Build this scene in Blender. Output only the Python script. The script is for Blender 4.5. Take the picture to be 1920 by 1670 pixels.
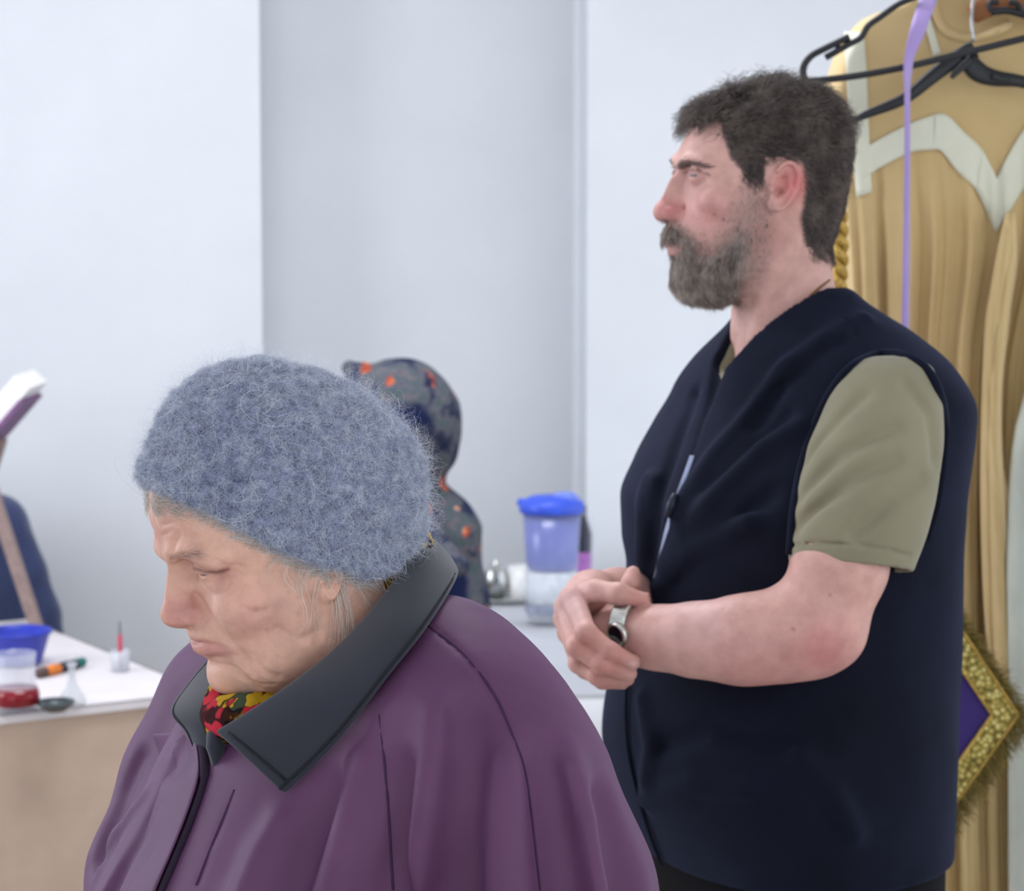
import bpy, bmesh, math, random
import numpy as np
from mathutils import Vector, Matrix

for o in list(bpy.data.objects):
    bpy.data.objects.remove(o, do_unlink=True)
SC = bpy.context.scene
COL = SC.collection
rng = np.random.default_rng(7)
random.seed(7)

# ------------------------------------------------------------------ camera
FPX = 4500.0                       # focal length in pixels of the 1920 x 1670 frame
PITCH = math.radians(5.5)
CAM = np.array([0.0, 0.0, 1.62])
cd = bpy.data.cameras.new('camera')
cam = bpy.data.objects.new('camera', cd)
COL.objects.link(cam)
cam.location = CAM
cam.rotation_euler = (math.pi / 2 - PITCH, 0, 0)
cd.sensor_fit = 'HORIZONTAL'
cd.sensor_width = 21.333
cd.lens = 21.333 * FPX / 1920.0
cd.clip_start = 0.05
cd.dof.use_dof = True
cd.dof.focus_distance = 1.93
cd.dof.aperture_fstop = 6.3
SC.camera = cam

# ------------------------------------------------------------------ world, lights, exposure
wd = bpy.data.worlds.new('world')
SC.world = wd
wd.use_nodes = True
bg = wd.node_tree.nodes['Background']
bg.inputs[0].default_value = (0.86, 0.92, 1.0, 1)
bg.inputs[1].default_value = 1.25


def area(name, loc, target, sx, sy, power, col):
    ld = bpy.data.lights.new(name, 'AREA')
    ld.shape = 'RECTANGLE'
    ld.size, ld.size_y, ld.energy, ld.color = sx, sy, power, col
    o = bpy.data.objects.new(name, ld)
    COL.objects.link(o)
    o.location = loc
    d = Vector(target) - Vector(loc)
    o.rotation_euler = d.to_track_quat('-Z', 'Y').to_euler()
    return o


# tall window in the left-hand wall of the room, and an added, unseen ceiling light
area('window_light', (-2.95, 3.2, 2.05), (0.2, 2.5, 1.25), 1.5, 1.6, 36, (0.86, 0.91, 1.0))
area('added_ceiling_light', (-0.3, 3.7, 2.92), (-0.3, 3.7, 0), 1.2, 0.6, 25, (0.93, 0.94, 1.0))

vs = SC.view_settings
vs.view_transform = 'Standard'
vs.look = 'None'
vs.exposure = 0.38
vs.gamma = 1.0
vs.use_curve_mapping = False
SC.cycles.max_bounces = 6
SC.cycles.diffuse_bounces = 3
SC.cycles.glossy_bounces = 3
SC.cycles.transmission_bounces = 4
SC.cycles.caustics_reflective = False
SC.cycles.caustics_refractive = False

# ------------------------------------------------------------------ pixel helpers (used while laying the place out)
CP, SP = math.cos(PITCH), math.sin(PITCH)


def ray(px, py):
    u, v = (px - 960) / FPX, (835 - py) / FPX
    return np.array([u, CP + v * SP, -SP + v * CP])


def P(px, py, Y):
    d = ray(px, py)
    return CAM + d * (Y / d[1])


def project(w):
    d = w - CAM
    f = d[:, 1] * CP - d[:, 2] * SP
    u = d[:, 1] * SP + d[:, 2] * CP
    return np.stack([960 + FPX * d[:, 0] / f, 835 - FPX * u / f], 1)


class Frame:
    """local mm frame: x forward, y towards the figure's left, z up"""
    def __init__(s, o, yaw=0.0, pitch=0.0):
        y, p = math.radians(yaw), math.radians(pitch)
        f0 = np.array([-math.cos(y), -math.sin(y), 0])
        l = np.array([math.sin(y), -math.cos(y), 0])
        u0 = np.array([0, 0, 1.0])
        f = f0 * math.cos(p) - u0 * math.sin(p)
        u = u0 * math.cos(p) + f0 * math.sin(p)
        s.O, s.R = np.array(o, float), np.stack([f, l, u], 1)

    def loc(s, w):
        return (np.asarray(w) - s.O) @ s.R * 1000

    def world(s, q):
        return np.asarray(q) @ s.R.T * 0.001 + s.O

    def tr(s, px, py, y=0.0):
        d = ray(px, py)
        c, dl = s.loc(CAM), d @ s.R * 1000
        return c + dl * ((y - c[1]) / dl[1])

    def march(s, f, pts, y0=330.0, y1=-260.0):
        """first points of the surface f = 0 seen from the pixels, and which of them were found"""
        d = np.array([ray(a, b) for a, b in pts])
        c, dl = s.loc(CAM), d @ s.R * 1000
        n = np.linalg.norm(dl, axis=1)
        t, t1 = (y0 - c[1]) / dl[:, 1], (y1 - c[1]) / dl[:, 1]
        ok = np.zeros(len(d), bool)
        live = np.ones(len(d), bool)
        for _ in range(110):
            i = np.where(live)[0]
            if not len(i):
                break
            v = f(c + dl[i] * t[i][:, None])
            done = v < 0.12
            ok[i[done]] = True
            live[i[done]] = False
            k = i[~done]
            t[k] += np.maximum(v[~done], 0.1) * 0.65 / n[k]
            live[k[t[k] > t1[k]]] = False
        return c + dl * t[:, None], ok

    def hit(s, f, px, py, **k):
        q, ok = s.march(f, [(px, py)], **k)
        return q[0] if ok[0] else None

    def hits(s, f, pts, **k):
        q, ok = s.march(f, pts, **k)
        return q[ok]

    def many(s, f, lists, **k):
        """hits() for several pixel polylines in one go"""
        q, ok = s.march(f, [p for l in lists for p in l], **k)
        out, i = [], 0
        for l in lists:
            n = len(l)
            out.append(q[i:i + n][ok[i:i + n]])
            i += n
        return out

    def uv(s, q):
        return project(s.world(q))


def in_poly(xy, poly):
    x, y = xy[:, 0], xy[:, 1]
    r = np.zeros(len(x), bool)
    n = len(poly)
    for i in range(n):
        x0, y0 = poly[i]
        x1, y1 = poly[(i + 1) % n]
        c = ((y0 > y) != (y1 > y)) & (x < (x1 - x0) * (y - y0) / ((y1 - y0) or 1e-9) + x0)
        r ^= c
    return r


def poly_sd(xy, poly):
    """signed distance in px to a closed polygon, negative inside"""
    d = np.full(len(xy), 1e9)
    P_ = np.array(poly, float)
    for i in range(len(P_)):
        a, b = P_[i], P_[(i + 1) % len(P_)]
        ab = b - a
        t = np.clip(((xy - a) @ ab) / (ab @ ab + 1e-9), 0, 1)
        d = np.minimum(d, np.linalg.norm(xy - a - t[:, None] * ab, axis=1))
    return np.where(in_poly(xy, poly), -d, d)


def spl(xs, ys, n=400):
    """smooth interpolation through (xs, ys), returned as a function"""
    xs, ys = np.array(xs, float), np.array(ys, float)
    o = np.argsort(xs)
    xs, ys = xs[o], ys[o]
    m = np.gradient(ys, xs)
    d = np.diff(ys) / np.diff(xs)
    for i in range(1, len(xs) - 1):
        m[i] = 0 if d[i - 1] * d[i] <= 0 else 2 * d[i - 1] * d[i] / (d[i - 1] + d[i])
    X = np.linspace(xs[0], xs[-1], n)
    i = np.clip(np.searchsorted(xs, X) - 1, 0, len(xs) - 2)
    h = xs[i + 1] - xs[i]
    t = (X - xs[i]) / h
    Y = ((1 + 2 * t) * (1 - t) ** 2 * ys[i] + t * (1 - t) ** 2 * h * m[i] + t * t * (3 - 2 * t) * ys[i + 1] + t * t * (t - 1) * h * m[i + 1])
    return lambda q: np.interp(q, X, Y)


def smooth_line(pts, k=5):
    """Catmull-Rom refinement of a polyline"""
    p = np.array(pts, float)
    if len(p) < 3:
        return p
    q = np.vstack([2 * p[0] - p[1], p, 2 * p[-1] - p[-2]])
    out = []
    for i in range(1, len(q) - 2):
        for j in range(k):
            t = j / k
            out.append(0.5 * (2 * q[i] + (q[i + 1] - q[i - 1]) * t + (2 * q[i - 1] - 5 * q[i] + 4 * q[i + 1] - q[i + 2]) * t * t + (3 * q[i] - q[i - 1] - 3 * q[i + 1] + q[i + 2]) * t ** 3))
    out.append(p[-1])
    return np.array(out)


# ------------------------------------------------------------------ objects
def tag(o, label, cat, group=None):
    o['label'] = label
    o['category'] = cat
    if group:
        o['group'] = group
    return o


def root(name, loc, label, cat, group=None):
    o = bpy.data.objects.new(name, None)
    o.empty_display_size = 0.1
    o.location = loc
    COL.objects.link(o)
    return tag(o, label, cat, group)


def mesh(name, v, f, mat, parent=None, smooth=True, col=None, kind=None):
    """mesh object; v in world metres"""
    me = bpy.data.meshes.new(name)
    v = np.asarray(v, float)
    if isinstance(f, np.ndarray):
        nf, k = f.shape
        me.vertices.add(len(v))
        me.vertices.foreach_set('co', v.astype(np.float32).ravel())
        me.loops.add(nf * k)
        me.loops.foreach_set('vertex_index', f.astype(np.int32).ravel())
        me.polygons.add(nf)
        me.polygons.foreach_set('loop_start', np.arange(0, nf * k, k, dtype=np.int32))
        me.update(calc_edges=True)
    else:
        me.from_pydata([tuple(x) for x in v], [], [tuple(x) for x in f])
    me.validate()
    if smooth:
        me.polygons.foreach_set('use_smooth', np.ones(len(me.polygons), bool))
    if col is not None:
        a = me.color_attributes.new('tint', 'FLOAT_COLOR', 'POINT')
        c = np.ones((len(v), 4), np.float32)
        c[:, :3] = col
        a.data.foreach_set('color', c.ravel())
    me.materials.append(mat)
    o = bpy.data.objects.new(name, me)
    COL.objects.link(o)
    if kind:
        o['kind'] = kind
    if parent is not None:
        adopt(o, parent)
    return o


def wloc(o):
    p = np.array(o.location)
    while o.parent is not None:
        o = o.parent
        p = p + np.array(o.location)
    return p


def adopt(o, parent):
    """parent o (built in world metres at the origin) to parent, keeping it where it is"""
    w = wloc(parent)
    o.parent = parent
    o.location = Vector(np.array(o.location) - w)


def strands(name, pts, rad, mat, parent=None):
    """hair curves: pts (K, n, 3) world metres, rad (n,) or (K, n)"""
    K, n, _ = pts.shape
    cu = bpy.data.hair_curves.new(name)
    cu.add_curves([n] * K)
    cu.points.foreach_set('position', pts.astype(np.float32).ravel())
    a = cu.attributes.get('radius') or cu.attributes.new('radius', 'FLOAT', 'POINT')
    a.data.foreach_set('value', np.broadcast_to(rad, (K, n)).astype(np.float32).ravel())
    cu.materials.append(mat)
    o = bpy.data.objects.new(name, cu)
    COL.objects.link(o)
    o['kind'] = 'stuff'
    if parent is not None:
        adopt(o, parent)
    return o


def tube(pts, r, seg=8, closed=False, flat=None):
    """swept tube: returns verts, quads; r scalar or per point"""
    p = np.array(pts, float)
    n = len(p)
    r = np.broadcast_to(np.array(r, float), (n,))
    t = np.gradient(p, axis=0) if not closed else np.roll(p, -1, 0) - np.roll(p, 1, 0)
    t /= np.linalg.norm(t, axis=1)[:, None] + 1e-12
    up = np.array([0, 0, 1.0]) if abs(t[0][2]) < 0.9 else np.array([1.0, 0, 0])
    a = np.cross(t[0], up)
    a /= np.linalg.norm(a)
    V = []
    for i in range(n):
        a = a - t[i] * (a @ t[i])
        a /= np.linalg.norm(a) + 1e-12
        b = np.cross(t[i], a)
        for k in range(seg):
            th = 2 * math.pi * k / seg
            V.append(p[i] + r[i] * (math.cos(th) * a + math.sin(th) * b))
    F = []
    for i in range(n if closed else n - 1):
        j = (i + 1) % n
        for k in range(seg):
            l = (k + 1) % seg
            F.append((i * seg + k, i * seg + l, j * seg + l, j * seg + k))
    if not closed:
        F.append(tuple(range(seg))[::-1])
        F.append(tuple((n - 1) * seg + k for k in range(seg)))
    return V, F


def merge(parts):
    V, F = [], []
    for v, f in parts:
        b = len(V)
        V += list(v)
        F += [tuple(i + b for i in q) for q in f]
    return V, F


def box(lo, hi):
    (a, b, c), (d, e, f) = lo, hi
    V = [(a, b, c), (d, b, c), (d, e, c), (a, e, c), (a, b, f), (d, b, f), (d, e, f), (a, e, f)]
    F = [(0, 3, 2, 1), (4, 5, 6, 7), (0, 1, 5, 4), (1, 2, 6, 5), (2, 3, 7, 6), (3, 0, 4, 7)]
    return V, F


def lathe(prof, c, seg=40):
    """revolve (r, z) profile about the vertical through c"""
    V, F = [], []
    for r, z in prof:
        for k in range(seg):
            th = 2 * math.pi * k / seg
            V.append((c[0] + r * math.cos(th), c[1] + r * math.sin(th), c[2] + z))
    for i in range(len(prof) - 1):
        for k in range(seg):
            l = (k + 1) % seg
            F.append((i * seg + k, i * seg + l, (i + 1) * seg + l, (i + 1) * seg + k))
    return V, F


def rotz(v, c, a):
    v = np.array(v, float) - c
    ca, sa = math.cos(a), math.sin(a)
    return np.stack([v[:, 0] * ca - v[:, 1] * sa, v[:, 0] * sa + v[:, 1] * ca, v[:, 2]], 1) + c


def bevel(o, w=0.004, seg=2):
    m = o.modifiers.new('bevel', 'BEVEL')
    m.width, m.segments = w, seg
    return o


# ------------------------------------------------------------------ materials
def lin(r, g, b):
    f = lambda c: (c / 255 / 12.92) if c / 255 <= 0.04045 else ((c / 255 + 0.055) / 1.055) ** 2.4
    return (f(r), f(g), f(b), 1.0)


class Mat:
    def __init__(s, name, rgb=(200, 200, 200), rough=0.7, spec=0.3, metal=0.0):
        s.m = bpy.data.materials.new(name)
        s.m.use_nodes = True
        s.n, s.l = s.m.node_tree.nodes, s.m.node_tree.links
        s.b = s.n['Principled BSDF']
        s.b.inputs['Base Color'].default_value = lin(*rgb)
        s.b.inputs['Roughness'].default_value = rough
        s.b.inputs['Specular IOR Level'].default_value = spec
        s.b.inputs['Metallic'].default_value = metal
        s.co = s.n.new('ShaderNodeTexCoord').outputs['Object']
        s.col = None

    def set(s, **k):
        for a, v in k.items():
            s.b.inputs[a.replace('_', ' ')].default_value = v
        return s

    def noise(s, scale, detail=4, rough=0.6, vec=None, stretch=None):
        t = s.n.new('ShaderNodeTexNoise')
        t.inputs['Scale'].default_value = scale
        t.inputs['Detail'].default_value = detail
        t.inputs['Roughness'].default_value = rough
        v = vec or s.co
        if stretch:
            mp = s.n.new('ShaderNodeMapping')
            mp.inputs['Scale'].default_value = stretch
            s.l.new(v, mp.inputs[0])
            v = mp.outputs[0]
        s.l.new(v, t.inputs['Vector'])
        return t.outputs['Fac']

    def ramp(s, fac, stops):
        r = s.n.new('ShaderNodeValToRGB')
        e = r.color_ramp.elements
        while len(e) < len(stops):
            e.new(0.5)
        for x, (p, c) in zip(e, stops):
            x.position, x.color = p, lin(*c)
        s.l.new(fac, r.inputs[0])
        return r.outputs[0]

    def attr(s, name='tint'):
        a = s.n.new('ShaderNodeAttribute')
        a.attribute_name = name
        return a.outputs['Color']

    def mix(s, fac, a, b, mode='MIX'):
        x = s.n.new('ShaderNodeMix')
        x.data_type = 'RGBA'
        x.blend_type = mode
        for sock, v in ((x.inputs[0], fac), (x.inputs[6], a), (x.inputs[7], b)):
            if hasattr(v, 'links'):
                s.l.new(v, sock)
            else:
                sock.default_value = v if not isinstance(v, tuple) or len(v) == 4 else lin(*v)
        return x.outputs[2]

    def base(s, sock):
        s.l.new(sock, s.b.inputs['Base Color'])
        return s

    def bump(s, fac, strength=0.3, dist=0.002):
        b = s.n.new('ShaderNodeBump')
        b.inputs['Strength'].default_value = strength
        b.inputs['Distance'].default_value = dist
        s.l.new(fac, b.inputs['Height'])
        if s.b.inputs['Normal'].links:
            s.l.new(s.b.inputs['Normal'].links[0].from_socket, b.inputs['Normal'])
        s.l.new(b.outputs[0], s.b.inputs['Normal'])
        return s


def plain(name, rgb, rough=0.6, spec=0.3, metal=0.0, var=0.08, scale=60, bump=0.0):
    m = Mat(name, rgb, rough, spec, metal)
    n = m.noise(scale)
    lo = tuple(max(0, c * (1 - var)) for c in rgb)
    hi = tuple(min(255, c * (1 + var)) for c in rgb)
    m.base(m.ramp(n, [(0.3, lo), (0.7, hi)]))
    if bump:
        m.bump(n, bump)
    return m.m


def cloth(name, rgb, rough=0.85, weave=900, var=0.06, sheen=0.3, bump=0.25):
    m = Mat(name, rgb, rough, 0.15)
    n = m.noise(7, 5)
    lo = tuple(max(0, c * (1 - var)) for c in rgb)
    hi = tuple(min(255, c * (1 + var)) for c in rgb)
    m.base(m.ramp(n, [(0.3, lo), (0.7, hi)]))
    m.bump(m.noise(weave, 2), bump, 0.0006)
    m.set(Sheen_Weight=sheen)
    m.b.inputs['Sheen Roughness'].default_value = 0.5
    return m.m


def glass(name, rgb=(245, 248, 250), rough=0.04, alpha=0.1):
    """thin clear wall: mostly see-through, with glossy reflections"""
    m = Mat(name, rgb, rough, 0.8)
    m.base(m.ramp(m.noise(40), [(0.3, rgb), (0.7, tuple(min(255, c + 4) for c in rgb))]))
    m.b.inputs['Alpha'].default_value = alpha
    return m.m
# ------------------------------------------------------------------ the room
def struct(o):
    o['kind'] = 'structure'
    return o


WALL_M = Mat('white_wall_paint', (236, 238, 242), 0.9, 0.15)
WALL_M.base(WALL_M.ramp(WALL_M.noise(3, 5), [(0.3, (223, 226, 230)), (0.7, (229, 232, 236))]))
WALL_M.bump(WALL_M.noise(160, 4), 0.12, 0.002)
WALL_M = WALL_M.m
NICHE_M = Mat('niche_wall_grey', (228, 231, 236), 0.9, 0.15)  # niche wall kept a little greyer than the walls beside it
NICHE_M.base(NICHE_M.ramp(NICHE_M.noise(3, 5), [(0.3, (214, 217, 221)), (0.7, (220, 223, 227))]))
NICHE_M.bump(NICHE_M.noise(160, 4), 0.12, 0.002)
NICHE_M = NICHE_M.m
YAW = math.radians(7.1)
WT, WN = np.array([math.cos(YAW), math.sin(YAW), 0]), np.array([-math.sin(YAW), math.cos(YAW), 0])
D1, DEPTH, U0, U1 = 5.63, 0.23, 0.114, 0.880


def wall_box(u0, u1, v0, v1, z0, z1):
    V, F = box((u0, v0, z0), (u1, v1, z1))
    return [u * WT + v * WN + np.array([0, 0, z]) for u, v, z in V], F


struct(mesh('wall_back', *merge([wall_box(-4.2, U0, D1, D1 + 0.4, 0, 3), wall_box(U1, 4.4, D1, D1 + 0.4, 0, 3)]), WALL_M, None, False))
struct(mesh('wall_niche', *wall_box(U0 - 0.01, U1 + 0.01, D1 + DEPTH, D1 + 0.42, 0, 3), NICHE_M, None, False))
struct(mesh('trim_1', *wall_box(U1 - 0.012, U1, D1 + 0.13, D1 + 0.155, 0, 3), WALL_M, None, False))
FLOOR_M = Mat('floor_tiles', (150, 140, 130), 0.4, 0.4)
bk = FLOOR_M.n.new('ShaderNodeTexBrick')
bk.offset = 0
bk.inputs['Scale'].default_value = 1.0
bk.inputs['Brick Width'].default_value = 0.4
bk.inputs['Row Height'].default_value = 0.4
bk.inputs['Mortar Size'].default_value = 0.006
bk.inputs['Color1'].default_value = lin(205, 198, 190)
bk.inputs['Color2'].default_value = lin(198, 190, 182)
bk.inputs['Mortar'].default_value = lin(150, 144, 138)
FLOOR_M.l.new(FLOOR_M.co, bk.inputs['Vector'])
FLOOR_M.base(bk.outputs['Color'])
struct(mesh('floor', *box((-3.2, -1.5, -0.1), (4.2, 7, 0)), FLOOR_M.m, None, False))
CEIL_M = plain('ceiling_paint', (240, 240, 240), 0.95, 0.1, 0, 0.02, 4)
struct(mesh('ceiling', *box((-3.2, -1.5, 3.0), (4.2, 7, 3.1)), CEIL_M, None, False))
# left-hand wall with the window that lights the room
wy0, wy1, wz0, wz1, wx = 2.4, 4.0, 1.2, 2.9, -3.0
struct(mesh('wall_left', *merge([box((wx - 0.2, -1.5, 0), (wx, wy0, 3)), box((wx - 0.2, wy1, 0), (wx, 7, 3)), box((wx - 0.2, wy0, 0), (wx, wy1, wz0)), box((wx - 0.2, wy0, wz1), (wx, wy1, 3))]), WALL_M, None, False))
win = bpy.data.objects.new('window_1', None)
win.location = (wx - 0.1, 3.2, wz0)
COL.objects.link(win)
win['kind'] = 'structure'
FR_M = plain('window_frame_paint', (240, 240, 238), 0.5)
mesh('window_frame', *merge([box((wx - 0.13, wy0, wz0), (wx - 0.06, wy0 + 0.06, wz1)), box((wx - 0.13, wy1 - 0.06, wz0), (wx - 0.06, wy1, wz1)), box((wx - 0.13, wy0, wz0), (wx - 0.06, wy1, wz0 + 0.06)),
                             box((wx - 0.13, wy0, wz1 - 0.06), (wx - 0.06, wy1, wz1)), box((wx - 0.12, 3.17, wz0), (wx - 0.07, 3.23, wz1))]), FR_M, win, False)
GL = glass('window_glass')
for a, b in ((wy0 + 0.06, 3.17), (3.23, wy1 - 0.06)):
    mesh('pane', *box((wx - 0.1, a, wz0 + 0.06), (wx - 0.094, b, wz1 - 0.06)), GL, win, False)
# ------------------------------------------------------------------ signed-distance modelling
def smin(a, b, k):
    h = np.maximum(k - np.abs(a - b), 0) / k
    return np.minimum(a, b) - h * h * k * 0.25


def smax(a, b, k):
    return -smin(-a, -b, k)


def ell(p, c, r):
    q = (p - np.array(c, float)) / np.array(r, float)
    k0 = np.linalg.norm(q, axis=1)
    k1 = np.linalg.norm(q / np.array(r, float), axis=1) + 1e-9
    return k0 * (k0 - 1) / k1


def sph(p, c, r):
    return np.linalg.norm(p - np.array(c, float), axis=1) - r


def chain(p, pts, rad, k=None):
    """tapered tube through pts"""
    pts = np.array(pts, float)
    rad = np.broadcast_to(np.array(rad, float), (len(pts),))
    d = None
    for i in range(len(pts) - 1):
        a, ab = pts[i], pts[i + 1] - pts[i]
        t = np.clip((p - a) @ ab / (ab @ ab + 1e-9), 0, 1)
        e = np.linalg.norm(p - a - t[:, None] * ab, axis=1) - (rad[i] + t * (rad[i + 1] - rad[i]))
        d = e if d is None else (np.minimum(d, e) if k is None else smin(d, e, k))
    return d


def near_chain(p, pts, rad, reach, k=None):
    """chain() evaluated only near its box; far away a safe large value"""
    pts = np.array(pts, float)
    lo, hi = pts.min(0) - reach, pts.max(0) + reach
    m = np.all((p > lo) & (p < hi), axis=1)
    d = np.full(len(p), 1e3)
    if m.any():
        d[m] = chain(p[m], pts, rad, k)
    return d


def loft(p, xc, xf, xb, w, n, z0, z1, cap=8.0):
    """stack of super-elliptic slices; xc, xf, xb, w, n are functions of z"""
    z = np.clip(p[:, 2], z0, z1)
    c = xc(z)
    t, y = p[:, 0] - c, np.abs(p[:, 1])
    a = np.where(t > 0, xf(z) - c, c - xb(z))
    e = n(z)
    r = ((np.abs(t) / a) ** e + (y / w(z)) ** e) ** (1 / e) + 1e-9
    q = np.sqrt(t * t + y * y)
    d = np.where(q > 1e-6, q * (1 - 1 / r), -np.minimum(a, w(z)))
    return smax(d, np.maximum(z0 - p[:, 2], p[:, 2] - z1), cap)


def noise3(p, scale, seed=0, octaves=3):
    """cheap smooth value noise in -1..1"""
    out, amp, tot = np.zeros(len(p)), 1.0, 0.0
    q = p / scale
    for o in range(octaves):
        i = np.floor(q).astype(np.int64)
        f = q - i
        f = f * f * (3 - 2 * f)
        v = 0
        for dx in (0, 1):
            for dy in (0, 1):
                for dz in (0, 1):
                    h = ((i[:, 0] + dx) * 73856093 ^ (i[:, 1] + dy) * 19349663 ^ (i[:, 2] + dz) * 83492791 ^ (seed + o) * 2654435761) & 0xFFFFFF
                    h = (h * 1103515245 + 12345) & 0x7FFFFF
                    h = (h ^ (h >> 7)) * 69069 & 0x7FFFFF
                    w = (f[:, 0] if dx else 1 - f[:, 0]) * (f[:, 1] if dy else 1 - f[:, 1]) * (f[:, 2] if dz else 1 - f[:, 2])
                    v = v + w * (h / 0x7FFFFF * 2 - 1)
        out += amp * v
        tot += amp
        amp *= 0.5
        q = q * 2.03
    return out / tot


def polygonize(f, lo, hi, h, B=4):
    """surface nets of f = 0 (mm) on a grid of step h, evaluated only in blocks near the surface"""
    lo, hi = np.array(lo, float), np.array(hi, float)
    nb = np.ceil((hi - lo) / (h * B)).astype(int)
    n = nb * B + 1
    gx = [lo[i] + (np.arange(nb[i]) + 0.5) * B * h for i in range(3)]
    C = np.stack(np.meshgrid(*gx, indexing='ij'), -1).reshape(-1, 3)
    dc = np.concatenate([f(C[i:i + 200000]) for i in range(0, len(C), 200000)]).reshape(nb)
    D = np.repeat(np.repeat(np.repeat(dc, B, 0), B, 1), B, 2)
    D = np.pad(D, ((0, 1),) * 3, mode='edge').astype(np.float32)
    act = np.abs(dc) < B * h * 0.5 * 1.7321 * 1.35 + h
    off = np.stack(np.meshgrid(*(np.arange(B + 1),) * 3, indexing='ij'), -1).reshape(-1, 3)
    ids = np.argwhere(act)
    for s in range(0, len(ids), 1600):
        blk = ids[s:s + 1600]
        idx = (blk[:, None, :] * B + off[None]).reshape(-1, 3)
        D[idx[:, 0], idx[:, 1], idx[:, 2]] = f(lo + idx * h)
    S = D < 0
    cnt = np.zeros(tuple(n - 1), np.int8)
    for a in (0, 1):
        for b in (0, 1):
            for c in (0, 1):
                cnt += S[a:n[0] - 1 + a, b:n[1] - 1 + b, c:n[2] - 1 + c]
    cell = np.argwhere((cnt > 0) & (cnt < 8))
    vid = np.full(tuple(n - 1), -1, np.int32)
    vid[cell[:, 0], cell[:, 1], cell[:, 2]] = np.arange(len(cell))
    acc, num = np.zeros((len(cell), 3)), np.zeros(len(cell))
    cor = [(a, b, c) for a in (0, 1) for b in (0, 1) for c in (0, 1)]
    for i in range(8):
        for j in range(i + 1, 8):
            if sum(abs(np.array(cor[i]) - cor[j])) != 1:
                continue
            A, Bq = cell + cor[i], cell + cor[j]
            da, db = D[A[:, 0], A[:, 1], A[:, 2]], D[Bq[:, 0], Bq[:, 1], Bq[:, 2]]
            m = (da < 0) != (db < 0)
            t = da[m] / (da[m] - db[m])
            acc[m] += A[m] + t[:, None] * (Bq[m] - A[m])
            num[m] += 1
    V = lo + acc / num[:, None] * h
    F = []
    for ax in range(3):
        sl0, sl1 = [slice(None)] * 3, [slice(None)] * 3
        sl0[ax], sl1[ax] = slice(0, -1), slice(1, None)
        e = np.argwhere(S[tuple(sl0)] != S[tuple(sl1)])
        u, w = (ax + 1) % 3, (ax + 2) % 3
        ok = (e[:, u] > 0) & (e[:, w] > 0) & (e[:, u] < n[u] - 1) & (e[:, w] < n[w] - 1)
        e = e[ok]
        ins = S[e[:, 0], e[:, 1], e[:, 2]]
        q = []
        for du, dw in ((-1, -1), (0, -1), (0, 0), (-1, 0)):
            k = e.copy()
            k[:, u] += du
            k[:, w] += dw
            q.append(vid[k[:, 0], k[:, 1], k[:, 2]])
        q = np.stack(q, 1)
        q[~ins] = q[~ins][:, ::-1]
        F.append(q)
    F = np.concatenate(F)
    return V, F[(F >= 0).all(1)]


def grad(f, p, e=0.6):
    g = np.stack([f(p + d) - f(p - d) for d in np.eye(3) * e], 1)
    return g / (np.linalg.norm(g, axis=1)[:, None] + 1e-9)


def scatter(V, F, n, weight=None, seed=1):
    """n random points on a quad mesh: positions and normals"""
    r = np.random.default_rng(seed)
    a, b, c, d = (V[F[:, i]] for i in range(4))
    N = np.cross(c - a, d - b)
    A = np.linalg.norm(N, axis=1)
    N /= A[:, None] + 1e-12
    W = A.copy()
    if weight is not None:
        W *= weight((a + b + c + d) / 4)
    i = r.choice(len(F), n, p=W / W.sum())
    s, t = r.random((2, n, 1))
    pts = (a[i] * (1 - s) + b[i] * s) * (1 - t) + (d[i] * (1 - s) + c[i] * s) * t
    return pts, N[i]


def mirror_y(p):
    q = p.copy()
    q[:, 1] = np.abs(q[:, 1])
    return q


def blend(col, rgb, w):
    c = np.array(lin(*rgb)[:3])
    w = np.clip(w, 0, 1)[:, None]
    return col * (1 - w) + c * w


def lids(p, E, R, up, lo, az_max=56, tilt=0.0, th=1.7):
    """eyelid shell round an eyeball at E, open between the angles lo and up (degrees); tilt lowers the outer corner"""
    q = p - np.array(E, float)
    L = np.linalg.norm(q, axis=1) + 1e-9
    az = np.degrees(np.arcsin(np.clip(q[:, 1] / L, -1, 1)))
    el = np.degrees(np.arctan2(q[:, 2], q[:, 0])) + tilt * az / az_max
    s = np.sqrt(np.clip(1 - (az / az_max) ** 2, 0, 1))
    mid, half = (up + lo) / 2, (up - lo) / 2
    gap = np.radians(half * s - np.abs(el - mid)) * R
    shell = L - (R + th)
    return smax(shell, np.where(q[:, 0] > -2, gap, -5.0), 0.8)
# ------------------------------------------------------------------ skin, hair materials
def skin_mat(name, pores=0.16):
    m = Mat(name, (214, 170, 158), 0.5, 0.35)
    a = m.attr()
    n1 = m.noise(55, 5)
    c = m.mix(0.5, a, m.ramp(n1, [(0.3, (205, 190, 190)), (0.7, (255, 252, 250))]), 'MULTIPLY')
    m.base(c)
    m.bump(m.noise(420, 3), pores, 0.0012)
    m.b.inputs['Subsurface Weight'].default_value = 0.18
    m.b.inputs['Subsurface Radius'].default_value = (1.0, 0.4, 0.25)
    m.b.inputs['Subsurface Scale'].default_value = 0.003
    return m.m


def hair_mat(name, lo, hi, rough=0.55, spec=0.3, patchy=0):
    m = Mat(name, lo, rough, spec)
    h = m.n.new('ShaderNodeHairInfo')
    c = m.ramp(h.outputs['Random'], [(0.0, lo), (0.55, tuple((a + b) / 2 for a, b in zip(lo, hi))), (1.0, hi)])
    if patchy:
        c = m.mix(m.ramp(m.noise(patchy, 2), [(0.42, (0, 0, 0)), (0.68, (190, 190, 190))]), c, tuple(min(255, x * 1.15 + 8) for x in hi))
    m.base(c)
    return m.m


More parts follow.
